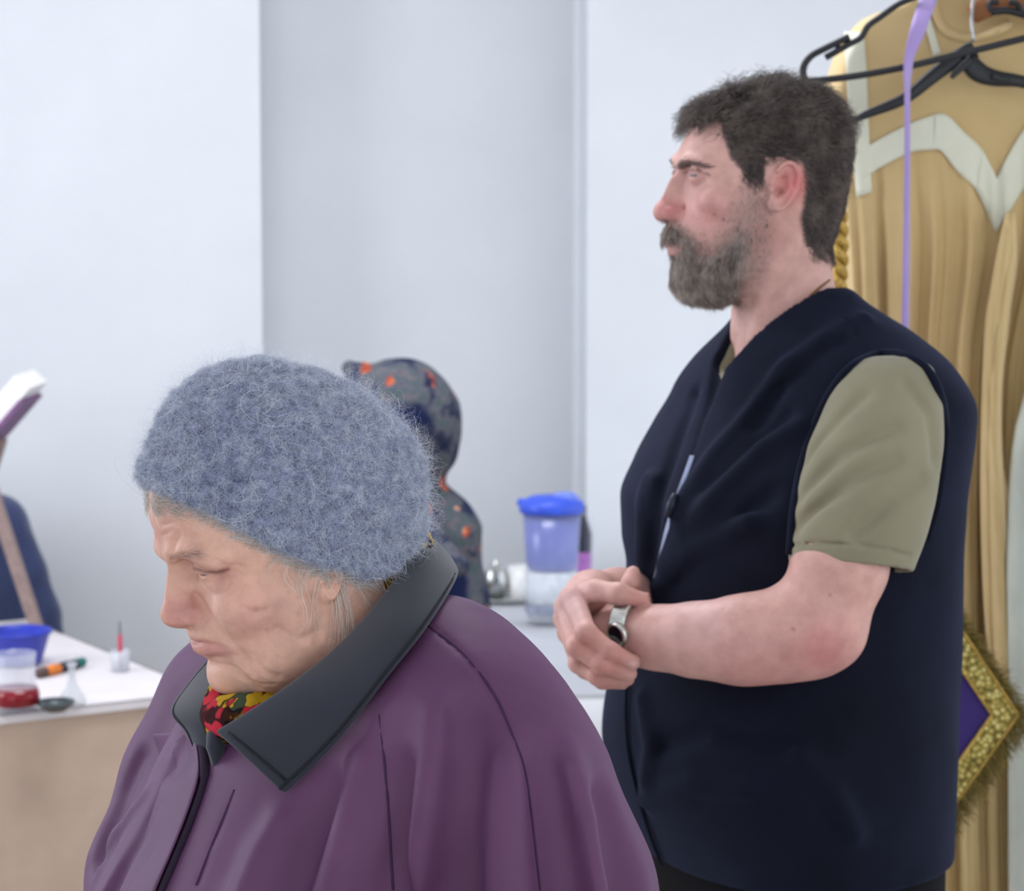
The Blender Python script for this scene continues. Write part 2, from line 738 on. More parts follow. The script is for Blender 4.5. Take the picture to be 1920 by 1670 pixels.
SKIN = skin_mat('skin')
OLD_SKIN = skin_mat('weathered_skin', 0.4)
HAIR_M = hair_mat('dark_brown_hair', (50, 43, 42), (116, 104, 97), patchy=38)
BEARD_M = hair_mat('greying_beard_hair', (76, 66, 61), (188, 174, 164), patchy=45)
BROW_M = hair_mat('eyebrow_hair', (92, 74, 68), (140, 120, 110))


def eye_mat(name, iris):
    m = Mat(name, (225, 220, 216), 0.12, 0.5)
    sx = m.n.new('ShaderNodeSeparateXYZ')
    m.l.new(m.co, sx.inputs[0])
    r = m.ramp(sx.outputs['Z'], [(0.0, (205, 184, 178)), (0.868, (196, 182, 178)), (0.875, (45, 50, 60)), (0.90, iris), (0.978, iris), (0.982, (10, 10, 12))])
    m.n[-1].color_ramp.interpolation = 'LINEAR'
    m.base(r)
    return m.m


def eyeball(fr, E, gaze, R, mat, parent):
    bm = bmesh.new()
    bmesh.ops.create_uvsphere(bm, u_segments=24, v_segments=16, radius=1.0)
    me = bpy.data.meshes.new('eye')
    bm.to_mesh(me)
    bm.free()
    me.polygons.foreach_set('use_smooth', np.ones(len(me.polygons), bool))
    me.materials.append(mat)
    o = bpy.data.objects.new('eye', me)
    COL.objects.link(o)
    g = fr.R @ (np.array(gaze, float) / np.linalg.norm(gaze))
    o.rotation_euler = Vector(g).to_track_quat('Z', 'Y').to_euler()
    o.scale = (R * 0.001,) * 3
    o.location = fr.world(E)
    adopt(o, parent)
    return o


def ear_sdf(p, c, a, b, flare=0.42, s=1.0):
    """ear in its own plane: a upward axis, b backward axis (unit, in the side plane)"""
    d0 = p - np.array(c, float)
    u, v = d0 @ np.array(a, float) / s, d0 @ np.array(b, float) / s
    n = (d0[:, 1]) / s - flare * (v + 4)
    rv = np.where(u > 0, 15.5, 15.5 + u * 0.16)
    e = np.sqrt((u / 29) ** 2 + (v / rv) ** 2) + 1e-6
    do = np.sqrt(u * u + v * v) * (1 - 1 / e)
    plate = smax(do, np.abs(n) - 2.6, 3)
    gate = np.where((v > -7) | (u > 12), 0.0, 6.0)
    rim = np.sqrt((do + 2.6) ** 2 + (n - 4.2) ** 2) - 2.9 + gate
    q = np.stack([u, v, n], 1)
    anti = near_chain(q, [(19, -2, 1.5), (11, 4, 2.6), (0, 6.5, 3), (-9, 4, 2.6), (-14, -2, 2)], [1.5, 2.6, 2.8, 2.6, 2.2], 12, 2)
    d = smin(plate, rim, 1.6)
    d = smin(d, anti, 2.5)
    d = smin(d, ell(q, (-22, -4, 0.5), (8.5, 8.5, 4)), 4)
    d = smax(d, -ell(q, (-2, -4, 4.5), (13, 8, 8.5)), 1.2)
    d = smin(d, ell(q, (-6, -11.5, 2), (5, 3.6, 3.6)), 2.5)
    return d * s


# ================================================================== the man
MF = Frame(P(1430, 370, 2.76), 14, 0)
mz = lambda *q: q
M_xc = spl([-140, -112, -60, 0, 60, 130], [30, 30, 14, -8, -10, -8])
M_w = spl([-114, -108, -98, -85, -65, -40, -15, 10, 35, 60, 85, 105, 118, 127], [22, 32, 42, 52, 60, 66, 71, 75, 77, 75, 67, 53, 34, 6])
M_xb = spl([-114, -80, -55, -30, 0, 25, 60, 85, 105, 118, 127], [-8, -36, -58, -80, -92, -95, -93, -86, -73, -53, -18])
M_xf = spl([-114, -110, -104, -98, -90, -80, -70, -64, -56, -45, -34, -26, -10, 8, 22, 38, 52, 64, 89, 113, 122, 127], [66, 82, 95, 100, 103, 104, 105, 107, 112, 114, 112, 108, 101, 98, 99, 101, 98, 92, 76, 46, 24, 2])
M_n = spl([-114, -60, 0, 60, 127], [2.1, 2.15, 2.3, 2.25, 2.1])
N_xf = spl([-33, -29, -24, -17, -8, 0, 8, 15, 26], [104, 117, 127, 129.5, 126, 121, 117, 114, 108])
N_w = spl([-33, -29, -24, -17, -8, 0, 8, 15, 26], [10, 14, 17.5, 17.5, 15, 12.5, 11, 10.5, 11])
N_one = lambda v: (lambda z: np.full_like(np.asarray(z, float), v))
M_E = np.array([85.0, 31.0, 24.5])


def man_base(p):
    q = mirror_y(p)
    d = loft(p, M_xc, M_xf, M_xb, M_w, M_n, -114, 127, 6)
    d = smin(d, ell(q, (-3, 0, 42), (92, 76, 84)), 10)
    d = smin(d, chain(q, [(99, 6, 37), (97, 22, 40), (86, 42, 37), (76, 53, 28)], [7, 7.5, 7, 6]), 10)
    d = smin(d, ell(q, (66, 50, -4), (26, 17, 17)), 16)
    # neck and the slope of the shoulders
    nk = chain(p, [(-26, 0, -40), (-30, 0, -100), (-36, 0, -150), (-44, 0, -210)], [54, 54, 64, 76])
    d = smin(d, nk, 26)
    d = smin(d, near_chain(q, [(-22, 62, -18), (0, 52, -80), (14, 26, -160)], [13, 14, 12], 60), 16)
    # eye sockets
    d = smax(d, -ell(q, M_E + (15, -4, 2), (10, 18, 10)), 12)
    return d


def man_nose(p):
    q = mirror_y(p)
    d = loft(p, N_one(74.0), N_xf, N_one(60.0), N_w, N_one(1.75), -32, 26, 5)
    d = smin(d, sph(q, (119, 0, -16), 11.5), 4)
    d = smin(d, ell(q, (109, 12.5, -19.5), (13, 7, 9.5)), 7)
    return d


M_lip = [(1249, 461), (1258, 464), (1270, 462), (1284, 457), (1292, 455)]


def man_head(p):
    q = mirror_y(p)
    d = man_base(p)
    d = smin(d, man_nose(p), 7)
    d = smax(d, -ell(q, (117, 9.5, -28.5), (6.5, 5.0, 4.2)), 1.5)
    d = smax(d, -near_chain(q, [(99, 15, -10), (96, 20, -20), (100, 18.5, -29)], 1.5, 10), 4)
    d = smin(d, lids(q, M_E, 12, 5, -9, 62, 4, 1.8), 4.0)
    d = smax(d, -near_chain(q, M_crease, 0.9, 8), 2.5)
    # lips
    d = smin(d, near_chain(q, [(111, 0, -50), (107.5, 12, -50), (98, 23, -54)], [4.6, 4.2, 2], 12, 2), 4)
    d = smin(d, near_chain(q, [(107.5, 0, -62), (104.5, 12, -61.5), (96.5, 22, -57)], [5.2, 4.8, 2], 12, 2), 4)
    d = smax(d, -near_chain(q, [(119, 0, -56), (114, 11, -56), (103, 22, -56)], [2.2, 2.2, 1.5], 9), 2)
    d = smin(d, ear_sdf(q, (5, 78, 12), (-0.27, 0, 0.963), (-0.963, 0, -0.27), 0.3), 4)
    return d


M_crease = MF.hits(man_base, [(1286, 322), (1295, 316), (1310, 315), (1325, 320), (1334, 328)])
M_crease = M_crease if len(M_crease) > 1 else np.array([[90, 20, 32], [90, 40, 32.]])

HAIR_POLY = [(1290, 232), (1312, 222), (1335, 220), (1352, 232), (1360, 262), (1370, 292), (1384, 312), (1400, 324), (1408, 338), (1428, 344), (1444, 326), (1456, 304), (1476, 293), (1500, 298),
             (1512, 335), (1508, 380), (1500, 410), (1508, 444), (1522, 470), (1548, 478), (1760, 460), (1760, 40), (1230, 40), (1250, 215)]
BEARD_CORE = [(1240, 424), (1262, 424), (1284, 438), (1298, 456), (1310, 482), (1340, 484), (1364, 462), (1384, 440), (1398, 444), (1396, 486), (1378, 530), (1364, 566), (1346, 590), (1240, 600), (1225, 480)]
BEARD_SOFT = [(1236, 420), (1268, 418), (1300, 440), (1330, 452), (1362, 420), (1382, 380), (1398, 345), (1432, 345), (1442, 400), (1446, 450), (1428, 510), (1400, 555), (1360, 600), (1230, 610)]
LIPS = [(1246, 452), (1262, 455), (1284, 456), (1278, 466), (1268, 480), (1250, 480)]


def near_uv(fr, q):
    return fr.uv(mirror_y(q))


def soft_in(fr, q, poly, w):
    return np.clip(0.5 - poly_sd(near_uv(fr, q), poly) / w, 0, 1)


def man_tint(v):
    uv = near_uv(MF, v)
    c = np.tile(np.array(lin(220, 174, 163)[:3]), (len(v), 1))
    g = lambda cx, cy, r: np.exp(-((uv[:, 0] - cx) ** 2 + (uv[:, 1] - cy) ** 2) / r ** 2)
    c = blend(c, (205, 130, 130), 0.75 * g(1245, 395, 26) + 0.5 * g(1272, 398, 18))
    c = blend(c, (208, 140, 140), 0.45 * g(1330, 400, 50))
    c = blend(c, (222, 138, 132), 0.8 * g(1490, 345, 38) * (v[:, 2] > -25))
    c = blend(c, (186, 120, 112), 0.5 * g(1440, 440, 40))
    c = blend(c, (176, 128, 124), 0.35 * g(1300, 345, 26))
    c = blend(c, (120, 100, 94), 0.4 * soft_in(MF, v, BEARD_SOFT, 40) * (v[:, 2] < 30) * (v[:, 0] > -10))
    c = blend(c, (92, 78, 74), 0.6 * soft_in(MF, v, BEARD_CORE, 40) * (v[:, 0] > 0))
    c = blend(c, (198, 142, 136), 0.75 * soft_in(MF, v, LIPS, 5) * (v[:, 0] > 95) * (v[:, 2] < -40))
    c = blend(c, (206, 112, 108), 0.5 * g(1492, 342, 28) * (v[:, 1] > 60))
    c = blend(c, (150, 82, 78), 0.7 * g(1462, 357, 8) * (v[:, 1] > 60) + 0.45 * g(1472, 330, 7) * (v[:, 1] > 60))  # shade in the ear hollows painted into the skin colour
    for ax, ay, bx, by in ((1284, 325, 1297, 319), (1297, 319, 1312, 320), (1312, 320, 1330, 328)):
        a, b = np.array((ax, ay), float), np.array((bx, by), float)
        t = np.clip((uv - a) @ (b - a) / ((b - a) @ (b - a)), 0, 1)
        c = blend(c, (116, 80, 76), 0.6 * np.exp(-(np.linalg.norm(uv - a - t[:, None] * (b - a), axis=1) / 3.0) ** 2) * (v[:, 0] > 60))
    hp = soft_in(MF, v, HAIR_POLY, 10) * ((np.abs(v[:, 1]) < 79) | (v[:, 0] < -25))
    earish = (v[:, 0] > -15) & (v[:, 0] < 26) & (v[:, 2] < 44) & (v[:, 2] > -24) & (np.abs(v[:, 1]) > 72)
    c = blend(c, (52, 44, 43), 0.95 * hp * ~earish)
    for cx, cy, r in ((1357, 412, 3), (1340, 402, 2.5), (1388, 330, 2)):
        c = blend(c, (150, 95, 85), 0.8 * g(cx, cy, r))
    return c


man = root('person', tuple(P(1500, 1100, 2.76) * (1, 1, 0)), 'bearded person in a navy fleece vest standing with clasped hands', 'person')
mv, mf = polygonize(man_head, (-125, -96, -235), (142, 96, 140), 1.55)
MAN_PARTS = [(MF.world(mv), mf, man_tint(mv))]

M_EYE = eye_mat('blue_grey_eye', (84, 100, 122))
for s in (1, -1):
    eyeball(MF, M_E * (1, s, 1), (0.9, 0.40, 0.0), 12.0, M_EYE, man)


def grow(pts, nrm, flow, length, lift, wave, wl, n=8, seed=3, clump=14, curl_up=0.0):
    """hair strands in local mm: roots, normals, flow direction (K,3), per-strand length"""
    r = np.random.default_rng(seed)
    K = len(pts)
    t = flow - nrm * np.sum(flow * nrm, 1)[:, None]
    t /= np.linalg.norm(t, axis=1)[:, None] + 1e-9
    side = np.cross(nrm, t)
    ph = noise3(pts, clump, seed) * 7 + r.normal(0, 0.5, K)
    am = (0.5 + np.abs(noise3(pts, clump * 0.8, seed + 5)) * 1.6) * wave
    L = length * r.uniform(0.7, 1.15, K)
    turn = noise3(pts, clump * 1.6, seed + 9) * 0.9 + r.normal(0, 0.18, K)
    t = t * np.cos(turn)[:, None] + side * np.sin(turn)[:, None]
    side = np.cross(nrm, t)
    s = np.linspace(0, 1, n)[None, :, None]
    Lc = L[:, None, None]
    lf = (lift * (0.7 + 0.8 * np.abs(noise3(pts, clump, seed + 2))) * r.uniform(0.7, 1.2, K))[:, None, None]
    pos = pts[:, None, :] + t[:, None, :] * (Lc * s) + nrm[:, None, :] * lf * (1 - (1 - s) ** 1.8)
    w = np.sin(ph[:, None, None] + s * Lc / wl * 6.283)
    w2 = np.cos(ph[:, None, None] * 1.3 + s * Lc / wl * 6.283)
    pos = pos + (side[:, None, :] * w + nrm[:, None, :] * w2 * 0.5) * am[:, None, None] * s
    return pos


def man_hair_weight(c):
    hp = soft_in(MF, c, HAIR_POLY, 18)
    earish = (c[:, 0] > -18) & (c[:, 0] < 27) & (c[:, 2] < 44) & (np.abs(c[:, 1]) > 70)
    return hp * ~earish * (c[:, 2] > -85)


hp, hn = scatter(mv, mf, 26000, man_hair_weight, 11)
top = np.clip((hp[:, 2] - 60) / 45, 0, 1)
fr_ = np.clip((hp[:, 0] - 20) / 50, 0, 1)
flow = np.stack([-0.9 + 1.75 * top * (0.3 + 0.7 * fr_), 0.35 * np.sign(hp[:, 1]) * top, -0.75 + 0.6 * top], 1)
flow += np.stack([noise3(hp, 22, 40 + i) for i in range(3)], 1) * 0.9
back = np.clip((-45 - hp[:, 0]) / 35, 0, 1)[:, None]
flow = flow * (1 - 0.7 * back) + np.array([-0.1, 0, -0.8]) * back
burn = (hp[:, 0] > 18) & (hp[:, 2] < 35)
flow[burn] = np.array([-0.15, 0, -1.0])
nape = np.clip((-10 - hp[:, 2]) / 60, 0, 1)
side_thin = np.clip((hp[:, 0] - 10) / 40, 0, 1) * (1 - top)
over_ear = (hp[:, 2] < 62) & (hp[:, 0] > -30) & (hp[:, 0] < 40)
ln = (25 + 14 * top - 10 * nape - 8 * side_thin) * np.where(over_ear, 0.62, 1.0)
lf = 3.2 + 6.5 * top + 3 * top * fr_ - 2.5 * nape - 1.5 * side_thin - 2.2 * back[:, 0]
lf = lf * (0.75 + 0.9 * np.clip(noise3(hp, 26, 71, 2) + 0.25, 0, 1)) + 5 * np.clip(noise3(hp, 18, 72, 1), 0, 1) * (1 - nape)
lf = lf + 9 * np.clip(noise3(hp, 20, 75, 1) - 0.05, 0, 1) * top
st = grow(hp, hn, flow, ln, np.maximum(lf, 1.5), 6.0, 24, 9, 3, 11)
strands('hair', MF.world(st), np.linspace(0.00024, 0.00010, 9)[None], HAIR_M, man)

bp, bn = scatter(mv, mf, 12000, lambda c: (soft_in(MF, c, BEARD_CORE, 34) ** 1.5 + 0.25 * soft_in(MF, c, BEARD_SOFT, 30)) * (c[:, 0] > -6) * (c[:, 2] < 18) * (1 - soft_in(MF, c, LIPS, 4)), 21)
chin = np.clip((-70 - bp[:, 2]) / 30, 0, 1) * np.clip((bp[:, 0] - 30) / 40, 0, 1)
core = soft_in(MF, bp, BEARD_CORE, 50)
stache = (bp[:, 2] > -52) & (bp[:, 0] > 96)
fl = np.tile(np.array([0.12, 0, -1.0]), (len(bp), 1))
fl[stache] = np.array([0.1, 0.7, -0.75])
fl[stache, 1] *= np.sign(bp[stache, 1])
fl[chin > 0.3] = np.array([-0.15, 0, -1.0])
bst = grow(bp, bn, fl, 3.5 + 7 * core + 12 * chin, 1.2 + 2.6 * core + 6.5 * chin + 1.5 * stache, 1.5, 16, 6, 5, 8)
strands('beard', MF.world(bst), np.linspace(0.0002, 0.00008, 6)[None], BEARD_M, man)

BROW_POLY = [(1266, 312), (1272, 302), (1296, 300), (1318, 306), (1330, 314), (1318, 314), (1296, 309), (1276, 318)]
ep, en = scatter(mv, mf, 520, lambda c: soft_in(MF, c, BROW_POLY, 4) * (c[:, 1] > -26) * (c[:, 2] > 26) * (c[:, 2] < 56), 31)
fe = np.tile(np.array([-0.5, 0.8, 0.25]), (len(ep), 1))
fe[:, 1] *= np.sign(ep[:, 1])
strands('eyebrow_hair', MF.world(grow(ep, en, fe, 8, 1.4, 0.4, 20, 5, 8, 8)), np.linspace(0.00016, 0.00008, 5)[None], BROW_M, man)
# ------------------------------------------------------------------ the man's arms and hands
AF = Frame(P(1330, 1180, 2.56), 0, 0)      # x towards the picture's left, y towards the camera, z up


def A(px, py, Y):
    return AF.loc(P(px, py, Y))


ARM_N = [A(1655, 775, 2.60), A(1625, 900, 2.55), A(1574, 1060, 2.52), A(1542, 1172, 2.515)]
FORE_N = [A(1542, 1182, 2.515), A(1480, 1184, 2.505), A(1390, 1196, 2.51), A(1300, 1199, 2.53), A(1230, 1195, 2.555), A(1178, 1190, 2.575)]
FAR_ARM = [A(1110, 1120, 2.655), A(1160, 1122, 2.70), A(1290, 1130, 2.84), A(1420, 1110, 2.96), A(1400, 780, 2.94)]
FING = {
    'index': ([(1074, 1122, 2.585), (1100, 1186, 2.528), (1146, 1222, 2.518), (1186, 1242, 2.524)], [13, 10.8, 9.8, 8.4]),
    'middle': ([(1064, 1140, 2.600), (1083, 1214, 2.535), (1130, 1246, 2.520), (1180, 1262, 2.530)], [13, 10.8, 10, 8.6]),
    'ring': ([(1062, 1160, 2.622), (1086, 1244, 2.556), (1122, 1268, 2.538), (1176, 1272, 2.548)], [12.5, 10.2, 9.5, 8.2]),
    'little': ([(1068, 1185, 2.642), (1098, 1256, 2.582), (1130, 1277, 2.566), (1168, 1280, 2.574)], [11, 9, 8.2, 7.2]),
}
FING = {k: (np.array([A(*q) for q in a]), r) for k, (a, r) in FING.items()}
THUMB = (np.array([A(1088, 1118, 2.61), A(1118, 1108, 2.575), A(1160, 1113, 2.556), A(1205, 1125, 2.560)]), [15, 12.5, 11.5, 8.5])
LEFT_THUMB = (np.array([A(1140, 1165, 2.60), A(1168, 1122, 2.60), A(1183, 1092, 2.603), A(1187, 1074, 2.607)]), [13, 11, 10, 8])
PALM = [A(1110, 1122, 2.65), A(1080, 1140, 2.612)]


def man_arms(p):
    d = chain(p, ARM_N, [30, 40, 48, 43], 20)
    d = smin(d, chain(p, FORE_N, [41, 45, 42, 36, 31, 28.5], 20), 26)
    d = smin(d, sph(p, A(1532, 1226, 2.512), 17), 20)
    d = smin(d, ell(p, A(1420, 1226, 2.51), (62, 34, 25)), 26)
    # the held hand, mostly hidden in the grip
    d = smin(d, chain(p, [A(1178, 1190, 2.575), A(1140, 1192, 2.585), A(1104, 1195, 2.598)], [29, 27, 20]), 16)
    d = smin(d, near_chain(p, LEFT_THUMB[0], LEFT_THUMB[1], 40, 5), 8)
    # the gripping hand
    g = chain(p, FAR_ARM, [29, 31, 42, 48, 60], 20)
    for k in ('index', 'middle', 'ring', 'little'):
        g = smin(g, near_chain(p, [PALM[0], FING[k][0][0]], [24, 14], 70), 14)
    f = None
    for k in ('index', 'middle', 'ring', 'little'):
        pts, r = FING[k]
        e = near_chain(p, pts, r, 60, 5)
        for j in (1, 2):
            e = smin(e, sph(p, pts[j] + np.array([2.5, 1.5, 1.0]), r[j] * 0.93), 4)
        f = e if f is None else smin(f, e, 2.6)
    f = smin(f, near_chain(p, THUMB[0], THUMB[1], 60, 6), 3)
    g = smin(g, f, 7)
    d = smin(d, g, 2.2)
    # nails
    for (pts, r), o in ((FING['index'], (2, 8, 3)), (THUMB, (0, 4, 9))):
        a, b = pts[-1], pts[-2]
        t = (a - b) / np.linalg.norm(a - b)
        c = a + t * 1.5 + np.array(o, float) / np.linalg.norm(o) * (r[-1] - 0.4)
        e = p - c
        u = e @ t
        n = e @ (np.array(o, float) / np.linalg.norm(o))
        w = np.cross(t, np.array(o, float) / np.linalg.norm(o))
        v = e @ (w / np.linalg.norm(w))
        d = smin(d, smax(np.sqrt((u / 6.5) ** 2 + (v / 5.2) ** 2) * 5 - 5, np.abs(n) - 0.9, 1), 1.2)
    return d


av, af = polygonize(man_arms, (-230, -420, -80), (185, 150, 320), 2.5)


def arm_tint(v):
    uv = AF.uv(v)
    c = np.tile(np.array(lin(220, 172, 161)[:3]), (len(v), 1))
    g = lambda cx, cy, r: np.exp(-((uv[:, 0] - cx) ** 2 + (uv[:, 1] - cy) ** 2) / r ** 2)
    c = blend(c, (196, 120, 122), 0.7 * g(1545, 1220, 55) + 0.3 * g(1420, 1270, 70))
    c = blend(c, (226, 190, 190), 0.5 * g(1075, 1130, 40) + 0.4 * g(1300, 1145, 70))
    c = blend(c, (205, 135, 125), 0.45 * (g(1195, 1125, 22) + g(1110, 1195, 20) + g(1160, 1230, 35) + g(1130, 1265, 40) + g(1085, 1215, 25)))
    c = blend(c, (236, 196, 190), 0.8 * g(1187, 1246, 8))
    c = blend(c, (140, 90, 82), 0.9 * (g(1556, 1115, 3) + g(1487, 1180, 3)))
    return c


MAN_PARTS.append((AF.world(av), af, arm_tint(av)))


def join_body(parts, parent):
    V = np.concatenate([a for a, _, _ in parts])
    off = np.cumsum([0] + [len(a) for a, _, _ in parts])
    F = np.concatenate([f + o for (_, f, _), o in zip(parts, off)])
    C = np.concatenate([c for _, _, c in parts])
    return mesh('body', V, F, SKIN, parent, True, C)


join_body(MAN_PARTS, man)

# ------------------------------------------------------------------ vest, t-shirt, trousers
VF = Frame(P(1480, 1100, 2.76), 25, 0)
V_c, V_s = math.cos(math.radians(25)), math.sin(math.radians(25))
rows = [(535, 1440, 1585, 70), (560, 1412, 1612, 82), (590, 1388, 1655, 104), (620, 1368, 1700, 132), (680, 1316, 1762, 186), (740, 1280, 1797, 214), (800, 1244, 1798, 224), (870, 1204, 1788, 228), (940, 1176, 1781, 228),
        (1010, 1178, 1777, 226), (1070, 1188, 1775, 226), (1150, 1178, 1774, 226), (1290, 1152, 1770, 226), (1380, 1140, 1768, 226), (1450, 1150, 1765, 224), (1530, 1178, 1761, 222), (1600, 1208, 1758, 218), (1660, 1232, 1753, 214), (1760, 1260, 1740, 205)]


def torso_tables(rows, fr, depth, shrink=0.0):
    zz, xc, a_, w_ = [], [], [], []
    for py, xl, xr, b in rows:
        L, R_ = P(xl, py, depth), P(xr, py, depth)
        c = (L + R_) / 2
        H = (R_[0] - L[0]) * 500 - shrink
        b = b - shrink
        lc = fr.loc(c)
        zz.append(lc[2])
        # the slice centre stays on the body's midline: shift along the facing direction only
        xc.append((fr.O[0] - c[0]) * 1000 / V_c)
        a_.append(math.sqrt(max(H * H - (b * V_s) ** 2, 900)) / V_c)
        w_.append(b)
    return np.array(zz), np.array(xc), np.array(a_), np.array(w_)


tz, txc, ta, tw = torso_tables(rows, VF, 2.76)
T_xc, T_a, T_w = spl(tz, txc), spl(tz, ta), spl(tz, tw)
T_n = lambda z: np.full_like(z, 2.25)


def torso(p, off=0.0):
    return loft(p, T_xc, lambda z: T_xc(z) + T_a(z), lambda z: T_xc(z) - T_a(z), T_w, T_n, tz.min(), tz.max(), 10) - off


def vest_line(pts, f=None):
    return VF.hits(f or torso, pts)


ZIP_PX = [(1352, 668), (1338, 720), (1322, 775), (1305, 830), (1288, 880), (1268, 935), (1252, 985), (1240, 1035), (1228, 1085)]
ZIP = smooth_line(vest_line(ZIP_PX), 4)
ZIP_LOW = smooth_line(vest_line([(1182, 1270), (1178, 1330), (1182, 1400), (1196, 1470), (1222, 1560), (1246, 1622)]), 4)
FOLDS = [  # (pixels, radius, ridge or groove)
    ([(1270, 960), (1340, 850), (1420, 760), (1480, 690)], 16, 1), ([(1290, 990), (1390, 860), (1470, 780)], 12, -1),
    ([(1250, 1060), (1330, 940), (1430, 840), (1500, 800)], 18, 1), ([(1250, 1090), (1350, 1000), (1440, 930)], 13, -1),
    ([(1225, 1110), (1290, 1040), (1400, 980)], 15, 1), ([(1240, 700), (1230, 900), (1210, 1050)], 8, 1),
    ([(1300, 740), (1262, 850), (1232, 960), (1222, 1040)], 8, -1), ([(1215, 900), (1206, 980), (1210, 1060)], 9, 1),
    ([(1560, 640), (1480, 700), (1420, 790)], 14, -1), ([(1620, 600), (1540, 640), (1470, 700)], 18, 1),
    ([(1215, 1500), (1300, 1470), (1400, 1480)], 20, 1), ([(1230, 1400), (1330, 1370), (1480, 1400)], 18, -1), ([(1500, 1420), (1560, 1480), (1600, 1560)], 20, 1),
    ([(1205, 1310), (1222, 1400), (1215, 1460)], 12, 1),
]
FOLDS = [(h, r, s) for h, (a, r, s) in zip(VF.many(torso, [x[0] for x in FOLDS]), FOLDS)]
SEAM = vest_line([(1560, 560), (1600, 620), (1622, 660)])
NECK_HOLE = VF.loc(MF.world(np.array([(-30, 0, -60), (-36, 0, -120), (-42, 0, -170)])))
NECK_FRONT = VF.loc(MF.world(np.array([(2, 0, -96), (34, 6, -186)])))
HEM_N = VF.loc(P(1480, 1584, 2.76))[2]


def vest_sdf(p):
    d = torso(p)
    for a, r, s in FOLDS:
        if len(a) < 2:
            continue
        if s > 0:
            d = smin(d, near_chain(p, a, r, r + 60) + r * 0.62, 22)
        else:
            d = smax(d, -(near_chain(p, a, r * 0.8, r + 60) + r * 0.42), 20)
    d = d + 1.6 * noise3(p, 70, 3, 2)
    d = smax(d, -near_chain(p, SEAM, 1.2, 8), 2)
    d = smax(d, -near_chain(p, ZIP + np.array([0, 0, 0]), 2.6, 12), 3)
    d = smax(d, -near_chain(p, ZIP_LOW, 0.8, 12), 3)
    d = smax(d, -near_chain(p, ZIP[:9], np.linspace(15, 4, 9), 40), 4)
    d = smax(d, -chain(p, NECK_HOLE, [60, 68, 70]), 6)
    d = smax(d, -near_chain(p, NECK_FRONT, [50, 22], 90), 8)
    return smax(d, HEM_N - p[:, 2] - 0.05 * p[:, 0], 6)


VEST_M = Mat('navy_fleece', (26, 29, 44), 0.92, 0.12)
_n = VEST_M.noise(9, 4)
VEST_M.base(VEST_M.ramp(_n, [(0.3, (15, 17, 28)), (0.7, (22, 25, 40))]))
VEST_M.bump(VEST_M.noise(700, 3), 0.5, 0.001)
VEST_M.set(Sheen_Weight=0.15)
VEST_M.b.inputs['Sheen Tint'].default_value = lin(120, 135, 190)
VEST_M = VEST_M.m
vv, vf = polygonize(vest_sdf, (-235, -250, HEM_N - 30), (235, 250, VF.loc(P(1480, 520, 2.76))[2]), 3.8)
vest = mesh('vest', VF.world(vv), vf, VEST_M, man)
vest['label'] = 'sleeveless navy fleece vest with front zip'

SHIRT_M = cloth('olive_cotton', (142, 136, 112), 0.9, 1200, 0.05, 0.2)
# sleeve of the t-shirt, over the near upper arm
srows = [(668, 1630, 1716), (690, 1588, 1748), (730, 1562, 1762), (780, 1540, 1768), (850, 1512, 1766), (930, 1494, 1754), (1000, 1484, 1736), (1075, 1476, 1710), (1120, 1472, 1700)]
sz_, sx_, sh_, sy_ = [], [], [], []
for py, xl, xr in srows:
    Yd = 2.575 - 0.05 * min(1, (py - 640) / 330)
    L, R_ = A(xl, py, Yd), A(xr, py, Yd)
    sz_.append(L[2]); sx_.append((L[0] + R_[0]) / 2); sh_.append((L[0] - R_[0]) / 2); sy_.append(L[1])
S_x, S_h, S_y = spl(sz_, sx_), spl(sz_, sh_), spl(sz_, sy_)
S_fold = [([(1510, 860), (1560, 800), (1620, 740)], 10, -1), ([(1500, 930), (1580, 850), (1680, 800)], 12, -1), ([(1495, 985), (1590, 905), (1680, 860)], 13, -1), ([(1700, 720), (1745, 780), (1752, 860)], 10, -1), ([(1600, 1000), (1680, 930), (1730, 900)], 12, -1)]


def sleeve0(p):
    z = np.clip(p[:, 2], min(sz_), max(sz_))
    h = S_h(z)
    q = np.stack([p[:, 0] - S_x(z), p[:, 1] - S_y(z)], 1)
    dp = np.minimum(h * 0.86, 86)
    r = np.sqrt((q[:, 0] / h) ** 2 + (q[:, 1] / dp) ** 2) + 1e-9
    L = np.linalg.norm(q, axis=1)
    return smax(L * (1 - 1 / r), np.maximum(min(sz_) - p[:, 2], p[:, 2] - max(sz_)), 8)


S_FOLD = [(h, r, s) for h, (a, r, s) in zip(AF.many(sleeve0, [x[0] for x in S_fold]), S_fold)]
_h0, _h1, _h2 = A(1478, 1050, 2.52), A(1708, 1072, 2.52), A(1590, 1052, 2.45)
S_N = np.cross(_h1 - _h0, _h2 - _h0)
S_N = S_N / np.linalg.norm(S_N) * (1 if np.cross(_h1 - _h0, _h2 - _h0)[2] > 0 else -1)
S_HEM = AF.hits(sleeve0, [(1482, 1022), (1530, 1018), (1600, 1020), (1660, 1030), (1708, 1042)])


def sleeve_sdf(p):
    d = sleeve0(p)
    for a, r, s in S_FOLD:
        if len(a) > 1:
            d = smax(d, -(near_chain(p, a, r * 0.8, r + 40) + r * 0.55), 16)
    d = d + 1.0 * noise3(p, 45, 9, 2)
    d = smax(d, -near_chain(p, S_HEM, 1.7, 8), 3)
    d0 = d
    hem = -(p - _h0) @ S_N
    d = smax(d, hem, 3)
    inner = smax(d0 + 5, -hem - 40, 4)
    return smax(d, -inner, 1.5)


sv, sf = polygonize(sleeve_sdf, (-260, -140, -5 + min(sz_)), (-30, 130, max(sz_) + 10), 2.6)
shirt = mesh('t_shirt', AF.world(sv), sf, SHIRT_M, man)


